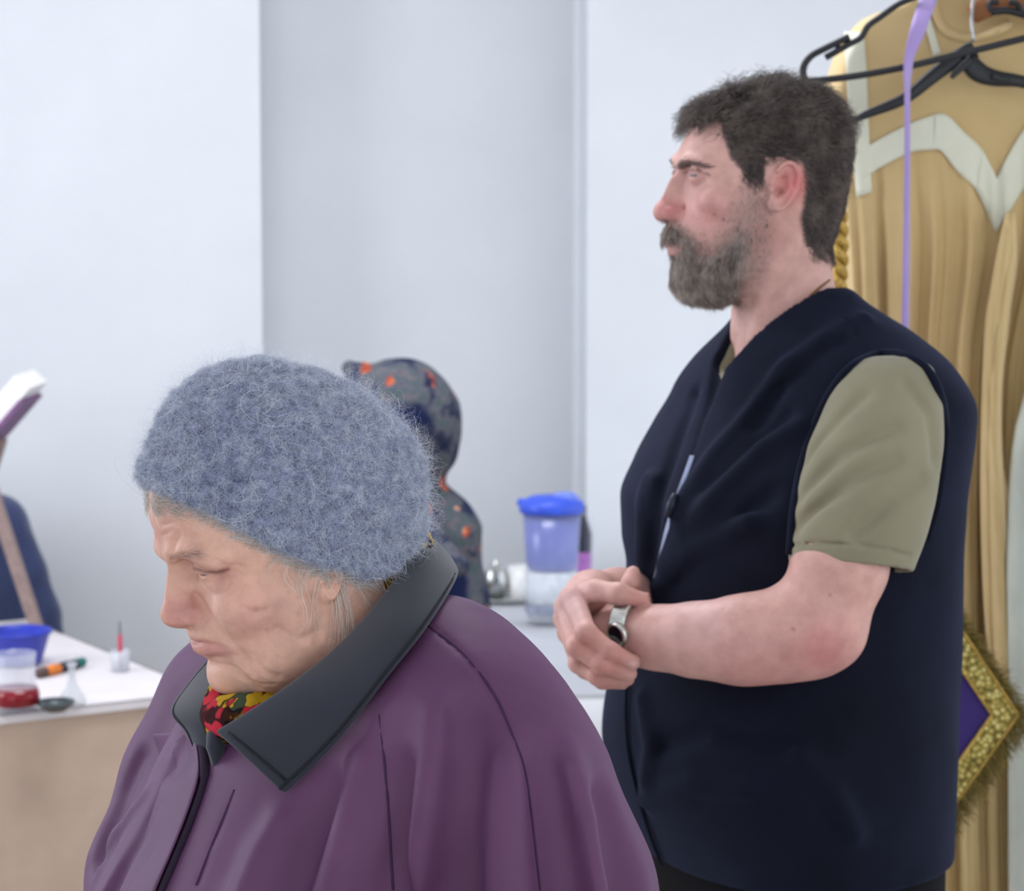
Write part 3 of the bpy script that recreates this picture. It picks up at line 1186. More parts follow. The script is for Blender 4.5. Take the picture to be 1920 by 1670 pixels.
def shirt_body(p):
    d = torso(p) + 13.0
    d = smax(d, -chain(p, NECK_HOLE, [56, 62, 66]), 5)
    d = smax(d, -near_chain(p, NECK_FRONT, [46, 18], 90), 6)
    return smax(d, VF.loc(P(1480, 900, 2.76))[2] - p[:, 2], 5)


bv, bf = polygonize(shirt_body, (-235, -250, VF.loc(P(1480, 920, 2.76))[2]), (235, 250, VF.loc(P(1480, 520, 2.76))[2]), 4.5)
_sb = mesh('t_shirt_front', VF.world(bv), bf, SHIRT_M, man)

# armhole edge of the vest
AH_PX = [(1482, 1040), (1490, 950), (1505, 870), (1532, 790), (1562, 730), (1600, 686), (1650, 664), (1700, 668), (1738, 694), (1762, 740), (1772, 800), (1768, 870), (1756, 950), (1738, 1010)]


def vest_or_sleeve(p):
    w = AF.world(p)
    return np.minimum(vest_sdf(VF.loc(w)), sleeve_sdf(p))


ah = AF.hits(vest_or_sleeve, AH_PX)
V_, F_ = tube(AF.world(smooth_line(ah, 5)), 0.0055, 8)
mesh('armhole_edge', V_, F_, VEST_M, vest)

# zip: two rows of small metal teeth and the slider
ZIP_M = plain('zip_metal', (170, 178, 205), 0.35, 0.5, 0.8)
TAPE_M = plain('zip_tape', (20, 23, 36), 0.8)
zl = VF.world(ZIP[14:])
V_, F_ = tube(zl, 0.0035, 6)
zt = mesh('zipper', V_, F_, TAPE_M, vest)
parts = []
for i in range(len(zl) - 1):
    for k in range(4):
        c = zl[i] + (zl[i + 1] - zl[i]) * (k / 4) + np.array([0, -0.0028, 0])
        parts.append(box(c - (0.0024, 0.0016, 0.0012), c + (0.0024, 0.0016, 0.0012)))
mesh('zip_teeth', *merge(parts), ZIP_M, zt, False, kind='stuff')
c = VF.world(VF.hit(vest_sdf, 1259, 945)) + np.array([0, -0.004, 0])
V_, F_ = merge([tube([c + (0.004, 0, 0.012), c, c + (-0.004, 0, -0.014)], [0.0035, 0.006, 0.004], 8)])
mesh('zip_slider', V_, F_, plain('slider', (40, 44, 60), 0.4, 0.5, 0.5), zt)
zl2 = VF.world(ZIP_LOW)
mesh('zip_flap', *tube(zl2 + np.array([-0.003, -0.0005, 0]), 0.0022, 6), VEST_M, vest)

# trousers below the vest
TROUS_M = cloth('black_trousers', (14, 14, 18), 0.9, 900, 0.06, 0.0)
hz = VF.loc(P(1480, 1600, 2.76))[2]


def trousers_sdf(p):
    q = p.copy()
    hip = smax(loft(p, lambda z: T_xc(np.full_like(z, hz)), lambda z: T_xc(np.full_like(z, hz)) + T_a(np.full_like(z, hz)) - 9, lambda z: T_xc(np.full_like(z, hz)) - T_a(np.full_like(z, hz)) + 9, lambda z: T_w(np.full_like(z, hz)) - 9, T_n, -800, 100, 10), p[:, 2] - hz - 60, 8)
    hip = smax(hip, hz - 130 - p[:, 2], 60)
    y = np.abs(p[:, 1])
    leg = chain(np.stack([p[:, 0] - T_xc(np.array([hz]))[0], y, p[:, 2]], 1), [(0, 95, hz + 20), (10, 100, hz - 380), (-8, 105, -VF.O[2] * 1000 + 60)], [98, 74, 62])
    return smin(hip, leg, 30)


pv, pf = polygonize(trousers_sdf, (-230, -260, -VF.O[2] * 1000 - 2), (250, 260, hz + 70), 9)
pw = VF.world(pv)
pw[:, 2] = np.maximum(pw[:, 2], 0.035)
mesh('trousers', pw, pf, TROUS_M, man)
SHOE_M = plain('black_leather', (24, 22, 22), 0.4)
for s in (-1, 1):
    c = VF.loc(VF.world((T_xc(np.array([hz]))[0], 105 * s, 0)))
    base = -VF.O[2] * 1000
    shoe = lambda p, c=c: smax(chain(p, [(c[0] - 70, c[1], base + 40), (c[0] + 60, c[1], base + 40), (c[0] + 150, c[1], base + 30)], [44, 46, 36]), base - p[:, 2], 4)
    xv, xf_ = polygonize(shoe, (c[0] - 130, c[1] - 60, base - 8), (c[0] + 200, c[1] + 60, base + 100), 6)
    mesh('shoe', VF.world(xv), xf_, SHOE_M, man)

# wristwatch on the near wrist
STEEL = plain('watch_steel', (205, 205, 198), 0.25, 0.5, 0.9)
ax = FORE_N[-1] - FORE_N[-2]
ax = AF.R @ (ax / np.linalg.norm(ax))
wc = P(1186, 1180, 2.572)
e1 = np.cross(ax, (0, 0, 1.0)); e1 /= np.linalg.norm(e1)
e2 = np.cross(e1, ax)
watch = bpy.data.objects.new('wristwatch', None)
watch.location = wc
COL.objects.link(watch)
adopt(watch, man)
V_, F_ = [], []
K = 48
for k in range(K):
    th = 2 * math.pi * k / K
    rad = e1 * math.cos(th) * 0.0325 + e2 * math.sin(th) * 0.0335
    nn = rad / np.linalg.norm(rad)
    for u, t in ((-0.010, 0), (0.010, 0), (0.010, 0.003), (0.0082, 0.0042), (-0.0082, 0.0042), (-0.010, 0.003)):
        V_.append(wc + rad + nn * (t - 0.0006 * (k % 2)) + ax * u)
for k in range(K):
    l = (k + 1) % K
    for j in range(6):
        F_.append((k * 6 + j, k * 6 + (j + 1) % 6, l * 6 + (j + 1) % 6, l * 6 + j))
mesh('bracelet', V_, F_, STEEL, watch, False)
fd = (e1 * 0.55 * (1 if e1[1] < 0 else -1) - e2 * 0.28 + ax * 0.12)
fd /= np.linalg.norm(fd)
fd = np.array([-0.72, -0.66, -0.2])
fd /= np.linalg.norm(fd)
cc = P(1163, 1187, 2.543)
q = Vector(fd).to_track_quat('Z', 'Y').to_matrix()
Q = np.array(q)
V_, F_ = lathe([(0.0001, 0), (0.0125, 0), (0.014, 0.002), (0.014, 0.006), (0.0122, 0.008), (0.0105, 0.0075)], (0, 0, 0), 32)
mesh('watch_case', np.array(V_) @ Q.T + cc, F_, STEEL, watch)
V_, F_ = lathe([(0.0001, 0.0076), (0.0107, 0.0074)], (0, 0, 0), 32)
mesh('watch_dial', np.array(V_) @ Q.T + cc, F_, plain('watch_glass', (14, 16, 30), 0.1, 0.6), watch)

# thin neck chain
ch = MF.hits(man_head, [(1572, 512), (1556, 524), (1536, 540), (1512, 562), (1494, 584), (1480, 604), (1468, 622)])
if len(ch) > 2:
    cl = smooth_line(MF.world(ch), 10)
    GOLD = plain('gold_chain', (150, 115, 70), 0.35, 0.5, 0.9)
    parts = []
    for i in range(len(cl) - 1):
        parts.append(tube([cl[i] + (0, -0.0008, 0), cl[i + 1] + (0, -0.0008, 0)], 0.0011 + 0.0005 * (i % 2), 6))
    mesh('neck_chain', *merge(parts), GOLD, man)
# ================================================================== the elderly woman in the mohair hat
WF = Frame(P(520, 1090, 1.95), 24, 18)
W_xc = spl([-90, -60, -20, 40, 150], [18, 8, -6, -12, -14])
W_xf = spl([-90, -86, -80, -72, -62, -54, -46, -40, -34, -26, -20, -14, -6, 5, 20, 34, 44, 52, 65, 83, 102, 115, 130, 142, 150], [34, 46, 56, 63, 69, 72.5, 74.5, 76, 78.5, 83, 82, 83, 80, 75, 71, 71, 75, 79, 82, 82, 78, 72, 58, 36, 4])
W_w = spl([-90, -80, -70, -60, -45, -25, 0, 20, 40, 60, 90, 115, 135, 150], [24, 38, 47, 53, 59, 63, 67, 69, 71, 72, 70, 60, 42, 8])
W_xb = spl([-90, -70, -50, -20, 10, 40, 70, 100, 125, 142, 150], [-6, -26, -48, -76, -98, -112, -115, -105, -82, -50, -24])
W_n = spl([-90, -20, 40, 150], [2.2, 2.3, 2.3, 2.1])
WN_xf = spl([-12, -8, -4, -1, 3, 8, 14, 22, 35, 46, 56], [76, 84, 92, 96, 99, 99.5, 97.5, 93.5, 87.5, 82, 77])
WN_w = spl([-12, -8, -4, -1, 3, 8, 14, 22, 35, 46, 56], [9, 12, 15, 17, 18, 18, 16, 13, 11, 10.5, 11])
W_E = np.array([53.5, 31.5, 41.5])


def woman_base(p):
    q = mirror_y(p)
    d = loft(p, W_xc, W_xf, W_xb, W_w, W_n, -90, 150, 8)
    d = smin(d, chain(q, [(77, 5, 54), (77, 18, 57), (66, 38, 56), (54, 52, 46)], [6, 7.5, 8, 7]), 9)
    d = smin(d, ell(q, (44, 47, 4), (24, 17, 19)), 18)
    d = smin(d, ell(q, (30, 45, -46), (26, 16, 20)), 18)
    d = smin(d, ell(q, (66, 0, -58), (14, 18, 12)), 14)
    d = smin(d, chain(p, [(-20, 0, -30), (-48, 0, -90), (-85, 0, -170)], [56, 58, 70]), 30)
    d = smin(d, chain(p, [(36, 0, -72), (-5, 0, -100)], [24, 44]), 26)
    d = smax(d, -ell(q, W_E + (17, -9, 0), (9, 15, 11)), 10)
    d = smin(d, ell(q, W_E + (2, 1, -15), (9, 12, 6)), 6)
    return d


def woman_nose(p):
    q = mirror_y(p)
    d = loft(p, N_one(52.0), WN_xf, N_one(40.0), WN_w, N_one(1.8), -11, 56, 5)
    d = smin(d, ell(q, (87, 0, 8), (13, 11, 11)), 5)
    d = smin(d, ell(q, (76.5, 13, 4), (13, 7, 9)), 5)
    return smax(d, -ell(q, (83, 8, -9), (8, 4, 5)), 2)


def wl(pts):
    return smooth_line(WF.hits(woman_base, pts), 2)


WR = [  # wrinkles: pixels, radius, blend
    ([(322, 1050), (342, 1048), (358, 1044), (370, 1041)], 4.0, 6), ([(323, 1030), (327, 1018), (333, 1006)], 1.8, 5), ([(352, 1032), (360, 1022)], 0.7, 4),
    ([(372, 1044), (386, 1046), (402, 1050), (420, 1060)], 1.3, 3.5),
    ([(425, 1067), (438, 1070), (452, 1077)], 0.9, 3), ([(430, 1062), (444, 1060), (456, 1062)], 0.7, 3),
    ([(376, 1045), (392, 1046), (410, 1052), (424, 1062)], 1.6, 2.5),
    ([(382, 1094), (392, 1108), (405, 1116), (420, 1108), (431, 1092)], 0.7, 3.0),
    ([(366, 1116), (380, 1136), (393, 1157), (405, 1175), (429, 1201), (450, 1226), (462, 1246)], 2.4, 8),
    ([(453, 1227), (466, 1244), (472, 1264)], 1.6, 5), ([(391, 1243), (416, 1248), (440, 1256), (462, 1272), (484, 1291)], 1.8, 7),
    ([(380, 1231), (395, 1234), (412, 1233)], 1.8, 5), ([(440, 1262), (470, 1280), (510, 1284)], 1.2, 5), ([(475, 1230), (490, 1255), (520, 1270)], 1.4, 6),
    ([(276, 981), (300, 984), (333, 977), (356, 964)], 0.5, 3.5), ([(284, 1004), (304, 1004), (322, 996)], 0.4, 3),
    ([(455, 1140), (480, 1150), (500, 1144)], 1.2, 6), ([(520, 1180), (560, 1200), (585, 1190)], 1.2, 7), ([(590, 1120), (600, 1160), (596, 1200)], 1.2, 7),
]
W_WR = [(smooth_line(h, 2), r * 0.62, k * 1.1) for h, (a, r, k) in zip(WF.many(woman_base, [x[0] for x in WR]), WR)]
W_ALA = WF.hits(lambda p: smin(woman_base(p), woman_nose(p), 6), [(364, 1124), (374, 1128), (384, 1138), (389, 1151), (386, 1162)])
W_MOUTH = wl([(358, 1203), (380, 1205), (404, 1209), (429, 1216), (451, 1227)])


def woman_head(p):
    q = mirror_y(p)
    d = smin(woman_base(p), woman_nose(p), 6)
    for a, r, k in W_WR:
        if len(a) > 1:
            d = smax(d, -near_chain(q, a, r, 14), k)
    d = smax(d, -near_chain(q, W_ALA, 1.3, 10), 3)
    d = smin(d, lids(q, W_E, 13.2, -12, -25, 66, 6, 2.4), 2.2)
    # lips
    d = smin(d, near_chain(q, [(79, 0, -15.5), (75.5, 11, -17.5), (65, 22, -26)], [4.2, 3.4, 1.5], 12, 2), 4)
    d = smin(d, near_chain(q, [(78.5, 0, -26.5), (74, 11, -28), (63, 21, -32)], [5, 4.3, 1.5], 12, 2), 5)
    d = smax(d, -near_chain(q, W_MOUTH, np.linspace(1.3, 1.0, len(W_MOUTH)), 10), 2.2)
    d = smax(d, -near_chain(q, [(87, 0, -21), (84, 5, -21.5), W_MOUTH[min(1, len(W_MOUTH) - 1)]], 1.1, 10), 2)
    d = smin(d, ear_sdf(q, (-24, 68, 6), (-0.27, 0, 0.963), (-0.963, 0, -0.27), 0.12, 0.68), 4)
    return d + 0.25 * noise3(p, 9, 5, 2)


wv, wf = polygonize(woman_head, (-125, -92, -240), (108, 92, 158), 1.45)


def woman_tint(v):
    uv = near_uv(WF, v)
    c = np.tile(np.array(lin(226, 180, 158)[:3]), (len(v), 1))
    g = lambda cx, cy, r: np.exp(-((uv[:, 0] - cx) ** 2 + (uv[:, 1] - cy) ** 2) / r ** 2)
    c = blend(c, (208, 142, 136), 0.6 * g(320, 1150, 40) + 0.45 * g(365, 1148, 26) + 0.3 * g(470, 1150, 60) + 0.35 * g(290, 1000, 40))
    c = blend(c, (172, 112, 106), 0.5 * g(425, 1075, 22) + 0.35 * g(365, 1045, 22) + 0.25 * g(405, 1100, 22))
    c = blend(c, (198, 136, 128), 0.8 * np.clip(0.5 - poly_sd(uv, [(356, 1192), (372, 1196), (404, 1203), (430, 1213), (446, 1226), (424, 1228), (396, 1232), (366, 1228), (352, 1212)]) / 8, 0, 1) * (v[:, 0] > 50) * (v[:, 2] < -8))
    n = np.clip(noise3(v, 11, 3, 3) * 2.2 - 0.55, 0, 1)
    c = blend(c, (168, 112, 88), 0.16 * n)
    for cx, cy, r in ((458, 1184, 3.2), (452, 1152, 5), (480, 1142, 6), (500, 1180, 4), (560, 1150, 5), (540, 1110, 4), (520, 1230, 4)):
        c = blend(c, (140, 88, 72), 0.25 * g(cx, cy, r))
    lash = np.full(len(v), 1e9)
    for a, b in (((366, 1066), (386, 1072)), ((386, 1072), (406, 1073)), ((406, 1073), (428, 1067))):
        a, b = np.array(a, float), np.array(b, float)
        t = np.clip((uv - a) @ (b - a) / ((b - a) @ (b - a)), 0, 1)
        lash = np.minimum(lash, np.linalg.norm(uv - a - t[:, None] * (b - a), axis=1))
    c = blend(c, (112, 70, 72), 0.75 * np.exp(-(lash / 3.5) ** 2) * (v[:, 0] > 30))
    c = blend(c, (130, 88, 80), 0.5 * np.exp(-((uv[:, 1] - 1046 + (uv[:, 0] - 322) * 0.17) / 5) ** 2) * (uv[:, 0] > 318) * (uv[:, 0] < 376) * (v[:, 0] > 40))  # shadow under the brow ridge painted as a dark skin tint
    c = blend(c, (196, 160, 148), 0.4 * np.clip(noise3(v, 20, 8, 2), 0, 1))
    return c


woman = root('person', tuple(P(690, 1400, 2.0) * (1, 1, 0)), 'elderly person in a purple coat and fuzzy blue-grey hat, head bowed', 'person')
mesh('body', WF.world(wv), wf, OLD_SKIN, woman, True, woman_tint(wv))
W_EYE = eye_mat('grey_eye', (110, 105, 100))
for s in (1, -1):
    eyeball(WF, W_E * (1, s, 1), (1, 0, -0.5), 13.2, W_EYE, woman)

# ------------------------------------------------------------------ mohair hat
HAT_PX = [(264, 884), (274, 850), (293, 802), (322, 748), (372, 704), (425, 680), (480, 672), (540, 678), (610, 700), (672, 730), (722, 768), (760, 815), (782, 865), (788, 915), (786, 965), (776, 1010), (752, 1048), (742, 1090), (690, 1160), (600, 1190), (480, 1160), (370, 1070), (296, 980), (266, 918)]
H_C = WF.tr(520, 900)
hq = np.array([WF.tr(a, b) for a, b in HAT_PX]) - H_C
h_ang = np.arctan2(hq[:, 2], hq[:, 0])
h_rad = np.hypot(hq[:, 0], hq[:, 2])
o_ = np.argsort(h_ang)
h_ang, h_rad = h_ang[o_], h_rad[o_]
HA = np.concatenate([h_ang - 2 * math.pi, h_ang, h_ang + 2 * math.pi])
HR = np.tile(h_rad, 3)
H_R = spl(HA, HR, 2400)
brim = [(WF.tr(252, 902, 0)), WF.tr(330, 938, 45), WF.tr(430, 985, 72), WF.tr(520, 1030, 80), WF.tr(620, 1068, 80), WF.tr(700, 1086, 66), WF.tr(760, 1050, 30)]
bx_ = [b[0] for b in brim][::-1]
bz_ = [b[2] for b in brim][::-1]
B_Z = spl([bx_[0] - 60] + bx_ + [bx_[-1] + 60], [bz_[0] + 10] + bz_ + [bz_[-1] + 4])


def hat0(p):
    q = p - H_C
    R_ = np.hypot(q[:, 0], q[:, 2]) + 1e-6
    S = H_R(np.arctan2(q[:, 2], q[:, 0]))
    W_ = 88.0 - 14 * np.clip((p[:, 0] - 20) / 70, 0, 1) - 8 * np.clip((p[:, 2] - 70) / 80, 0, 1)
    e = 2.2
    f = ((R_ / S) ** e + (np.abs(q[:, 1]) / W_) ** e) ** (1 / e)
    L = np.linalg.norm(q, axis=1)
    return L * (1 - 1 / (f + 1e-9))


def hat_sdf(p):
    d = hat0(p)
    up = p[:, 2] - B_Z(p[:, 0])
    row = np.sin(up / 8.5 * 3.1416 + 1.2 * noise3(p, 30, 4, 1))
    d = d + 0.9 * row * np.clip((up - 20) / 20, 0, 1) + 3.0 * noise3(p, 20, 12, 2) + 2.2 * noise3(p, 8, 2, 2)
    ang = np.arctan2(p[:, 1], p[:, 0] + 10)
    d = d + 0.9 * np.sin(ang * 62) * np.clip(1 - (up - 12) / 26, 0, 1)
    d = d - 0.5 * np.exp(-((up - 16) / 14) ** 2) + 1.5
    d = smax(d, -up, 7)
    inner = smax(hat0(p) + 9, up - 26, 5)
    return smax(d, -inner, 3)


HAT_M = Mat('mohair_knit', (104, 112, 138), 0.95, 0.1)
_n = HAT_M.noise(140, 5)
HAT_M.base(HAT_M.ramp(_n, [(0.32, (70, 78, 106)), (0.5, (118, 128, 158)), (0.7, (166, 175, 200))]))
HAT_M.bump(HAT_M.noise(380, 4), 0.9, 0.003)
HAT_M.set(Sheen_Weight=0.5)
HAT_M = HAT_M.m
FUZZ_M = hair_mat('mohair_fuzz', (112, 120, 150), (204, 210, 228), 0.6, 0.3, 75)
LONG_M = hair_mat('long_mohair_fibre', (196, 202, 220), (244, 244, 250), 0.5)
hv, hf = polygonize(hat_sdf, (-158, -100, -60), (112, 100, 190), 1.7)
hat = mesh('knitted_hat', WF.world(hv), hf, HAT_M, woman)
hat['label'] = 'fuzzy blue-grey mohair knitted hat'


def fibres(pts, nrm, L, lift, curl, n, seed):
    r = np.random.default_rng(seed)
    K = len(pts)
    a = r.normal(0, 1, (K, 3))
    a += np.stack([noise3(pts, 12, 60 + i, 2) for i in range(3)], 1) * 2.5
    a[:, 2] -= 0.7
    a -= nrm * np.sum(a * nrm, 1)[:, None]
    a /= np.linalg.norm(a, axis=1)[:, None]
    b = np.cross(nrm, a)
    Ls = (L * r.uniform(0.5, 1.4, K))[:, None, None]
    lf = (lift * r.uniform(0.1, 1.5, K))[:, None, None]
    th = (r.normal(0, curl, K))[:, None, None]
    s = np.linspace(0, 1, n)[None, :, None]
    ca, sa = np.cos(th * s), np.sin(th * s)
    return pts[:, None] - nrm[:, None] * 0.8 + (a[:, None] * ca + b[:, None] * sa) * Ls * s + nrm[:, None] * lf * (1 - (1 - s) ** 2)


vis = lambda c: np.where(hat0(c) > -6, 1.0, 0.02)
p1, n1 = scatter(hv, hf, 75000, vis, 41)
strands('mohair_fuzz', WF.world(fibres(p1, n1, 7.0, 3.4, 1.8, 5, 42)), np.linspace(0.00008, 0.00003, 5)[None], FUZZ_M, hat)
p2, n2 = scatter(hv, hf, 9000, vis, 43)
strands('long_mohair_fibres', WF.world(fibres(p2, n2, 10, 13, 1.9, 8, 44)), np.linspace(0.00005, 0.00002, 8)[None], LONG_M, hat)

p3, n3 = scatter(hv, hf, 260, vis, 47)
strands('curly_mohair_fibres', WF.world(fibres(p3, n3, 24, 5, 2.8, 12, 48)), np.linspace(0.00013, 0.00006, 12)[None], LONG_M, hat)

# ------------------------------------------------------------------ grey hair under the hat
GREY_M = hair_mat('grey_blond_hair', (166, 156, 146), (236, 228, 218), 0.5)
loose = []
r_ = np.random.default_rng(5)
WISPS = [([(628, 1085), (636, 1140), (640, 1185), (630, 1235)], 14, 7), ([(640, 1080), (652, 1140), (658, 1190), (650, 1240)], 9, 12), ([(612, 1080), (622, 1140), (612, 1200), (600, 1240)], 8, 10),
         ([(655, 1085), (680, 1120), (700, 1165), (715, 1210)], 6, 14), ([(575, 1062), (560, 1100), (572, 1150), (560, 1190)], 7, 12), ([(540, 1050), (530, 1080), (545, 1110)], 8, 10), ([(600, 1075), (590, 1130), (600, 1180)], 8, 12), ([(636, 1085), (650, 1150), (648, 1210), (655, 1275)], 8, 8), ([(665, 1085), (690, 1130), (730, 1165)], 5, 16), ([(520, 1040), (505, 1062), (515, 1090)], 8, 12), ([(560, 1055), (548, 1080), (552, 1110)], 10, 14)]
wl_px = []
for pts, k, sp in WISPS:
    for _ in range(k):
        o, e = r_.normal(0, sp * 0.4, 2), r_.normal(0, sp, 2)
        q = smooth_line(np.array(pts, float), 4)
        q = q[np.linspace(0, len(q) - 1, 9).astype(int)]
        t = np.linspace(0, 1, 9)[:, None]
        wl_px.append(q + np.array([o[0], o[1] * 0.3]) + t * np.array([e[0], 0]) + np.array([3.0, 0]) * np.sin(t * 9 + r_.uniform(0, 6)) * t)
wq, wok = WF.march(woman_base, [tuple(x) for l in wl_px for x in l])
alt = np.array([WF.tr(x, y, 62) for l in wl_px for x, y in l])
wq = np.where(wok[:, None], wq, alt).reshape(-1, 9, 3)
wq[:, :, 1] += 1.5 + 8 * np.linspace(0, 1, 9)[None]
loose = wq
strands('hair', WF.world(np.array(loose)), np.linspace(0.00012, 0.00005, 9)[None], GREY_M, woman)
EDGE = [(250, 908), (300, 915), (360, 950), (440, 992), (520, 1035), (600, 1066), (690, 1090), (690, 1102), (610, 1090), (520, 1058), (440, 1015), (360, 972), (320, 966), (262, 950)]
gp, gn = scatter(wv, wf, 2000, lambda c: soft_in(WF, c, EDGE, 10) * (c[:, 0] > -60), 51)
gf = np.tile(np.array([-0.75, 0.5, -0.35]), (len(gp), 1))
gf[:, 1] *= np.sign(gp[:, 1])
strands('hairline', WF.world(grow(gp, gn, gf, 17, 2.6, 1.4, 30, 7, 14, 16)), np.linspace(0.00012, 0.00004, 7)[None], GREY_M, woman)
BW = [(318, 1044), (334, 1032), (356, 1028), (380, 1036), (366, 1044), (340, 1042)]
gp, gn = scatter(wv, wf, 80, lambda c: soft_in(WF, c, BW, 5) * (c[:, 2] > 40) * (c[:, 2] < 80), 53)
gf = np.tile(np.array([-0.2, 0.8, 0.1]), (len(gp), 1))
gf[:, 1] *= np.sign(gp[:, 1])
strands('eyebrow_hair', WF.world(grow(gp, gn, gf, 9, 3, 0.5, 20, 5, 15, 10)), np.linspace(0.00009, 0.00004, 5)[None], GREY_M, woman)
# ------------------------------------------------------------------ the purple coat
CF = Frame(P(690, 1400, 2.0), 35, 0)
C_c, C_s = math.cos(math.radians(35)), math.sin(math.radians(35))
crow = [(1290, 385, 990, 150), (1330, 350, 1040, 178), (1400, 312, 1080, 196), (1470, 280, 1112, 206), (1540, 250, 1142, 212), (1610, 215, 1172, 218), (1680, 185, 1205, 224), (1800, 138, 1240, 230), (2200, 90, 1290, 245), (4300, 20, 1380, 270)]
cz, cx_, ca_, cw_ = [], [], [], []
for py, xl, xr, b in crow:
    L, R_ = P(xl, py, 2.0), P(xr, py, 2.0)
    c = (L + R_) / 2
    H = (R_[0] - L[0]) * 500
    cz.append(CF.loc(c)[2]); cx_.append((CF.O[0] - c[0]) * 1000 / C_c)
    ca_.append(math.sqrt(max(H * H - (b * C_s) ** 2, 2500)) / C_c); cw_.append(b)
C_xc, C_a, C_w = spl(cz, cx_), spl(cz, ca_), spl(cz, cw_)
CQ = lambda px, py, Y: CF.loc(P(px, py, Y))
NEAR_SH = [CQ(742, 1225, 2.02), CQ(826, 1305, 1.92), CQ(880, 1392, 1.87), CQ(945, 1508, 1.845), CQ(1018, 1690, 1.84), CQ(1040, 1900, 1.85)]
FAR_SH = [CQ(650, 1215, 2.05), CQ(540, 1265, 2.13), CQ(446, 1330, 2.17), CQ(366, 1470, 2.15), CQ(296, 1640, 2.10), CQ(270, 1900, 2.02)]


def coat0(p):
    d = loft(p, C_xc, lambda z: C_xc(z) + C_a(z), lambda z: C_xc(z) - C_a(z), C_w, lambda z: np.full_like(z, 2.15), min(cz), max(cz), 50)
    d = smin(d, near_chain(p, NEAR_SH, [58, 72, 80, 80, 82, 84], 260, 40), 50)
    d = smin(d, near_chain(p, FAR_SH, [56, 64, 66, 60, 56, 54], 260, 40), 36)
    d = smin(d, ell(p, CQ(785, 1315, 2.06), (80, 90, 60)), 40)
    return d


COAT_LINES = [  # pixels, radius, depth (+ ridge / - groove), blend
    ([(800, 1172), (868, 1225), (926, 1300), (962, 1380), (985, 1450), (1000, 1560), (1012, 1668)], 1.6, 0, 2.5),
    ([(712, 1340), (720, 1420), (727, 1500), (732, 1590), (737, 1668)], 1.4, 0, 2.5),
    ([(822, 1340), (815, 1420), (802, 1510), (785, 1610), (760, 1780)], 20, 1, 30),
    ([(880, 1340), (884, 1430), (880, 1530), (866, 1780)], 22, -1, 34),
    ([(948, 1440), (952, 1530), (958, 1780)], 20, 1, 30),
    ([(762, 1440), (758, 1520), (750, 1600), (735, 1780)], 14, -1, 22),
    ([(1060, 1440), (1085, 1540), (1130, 1780)], 22, 1, 36), ([(1020, 1420), (1040, 1530), (1075, 1780)], 18, -1, 32), ([(1130, 1500), (1150, 1580), (1172, 1668)], 14, -1, 26),
    ([(640, 1480), (600, 1560), (520, 1780)], 16, -1, 28), ([(680, 1440), (655, 1550), (600, 1780)], 18, 1, 28), ([(520, 1540), (490, 1600), (420, 1780)], 14, 1, 24),
    ([(276, 1483), (250, 1522), (222, 1562), (186, 1618), (152, 1667)], 9, 1, 14), ([(262, 1420), (232, 1480), (208, 1540), (186, 1600)], 12, -1, 18),
    ([(336, 1400), (300, 1480), (250, 1580), (190, 1690)], 11, 1, 20), ([(318, 1440), (282, 1520), (235, 1610), (190, 1700)], 10, -1, 20),
    ([(440, 1480), (420, 1530), (395, 1590), (368, 1660)], 1.2, 0, 2),
]
CL = CF.many(coat0, [a for a, *_ in COAT_LINES])
PLK = [(372, 1380), (383, 1420), (383, 1466), (358, 1538), (310, 1655), (290, 1700), (120, 2300), (-100, 2300), (60, 1480), (300, 1330)]
NECK_C = [CQ(600, 1120, 1.99), CQ(650, 1240, 2.0), CQ(560, 1330, 1.955)]


def coat_sdf(p):
    d = coat0(p)
    for h, (a, r, s, k) in zip(CL, COAT_LINES):
        if len(h) < 2:
            continue
        if s > 0:
            d = smin(d, near_chain(p, h, np.linspace(0.35, 1, len(h)) * r, r + 70) + r * 0.22, k)
        elif s < 0:
            d = smax(d, -(near_chain(p, h, np.linspace(0.35, 1, len(h)) * r, r + 70) + r * 0.12), k)
        else:
            d = smax(d, -near_chain(p, h, r, 10), k)
    d = d + 2.2 * noise3(p, 85, 21, 2) + 0.5 * noise3(p, 24, 22, 2)
    d = smax(d, -chain(p, NECK_C, [66, 62, 52]), 12)
    return smax(d, -CF.O[2] * 1000 + 180 - p[:, 2], 6)


COAT_M = Mat('purple_coat_cloth', (98, 64, 100), 0.6, 0.28)
_n = COAT_M.noise(6, 4)
COAT_M.base(COAT_M.ramp(_n, [(0.3, (84, 50, 81)), (0.7, (97, 60, 92))]))
COAT_M.bump(COAT_M.noise(1500, 2), 0.2, 0.0005)
COAT_M.set(Sheen_Weight=0.12)
COAT_M.b.inputs['Sheen Tint'].default_value = lin(190, 150, 210)
COAT_M = COAT_M.m
zb = CQ(690, 1800, 2.0)[2]
gv, gf_ = polygonize(coat_sdf, (-330, -320, zb), (330, 330, CQ(700, 1060, 2.0)[2]), 3.6)
gw = CF.world(gv)
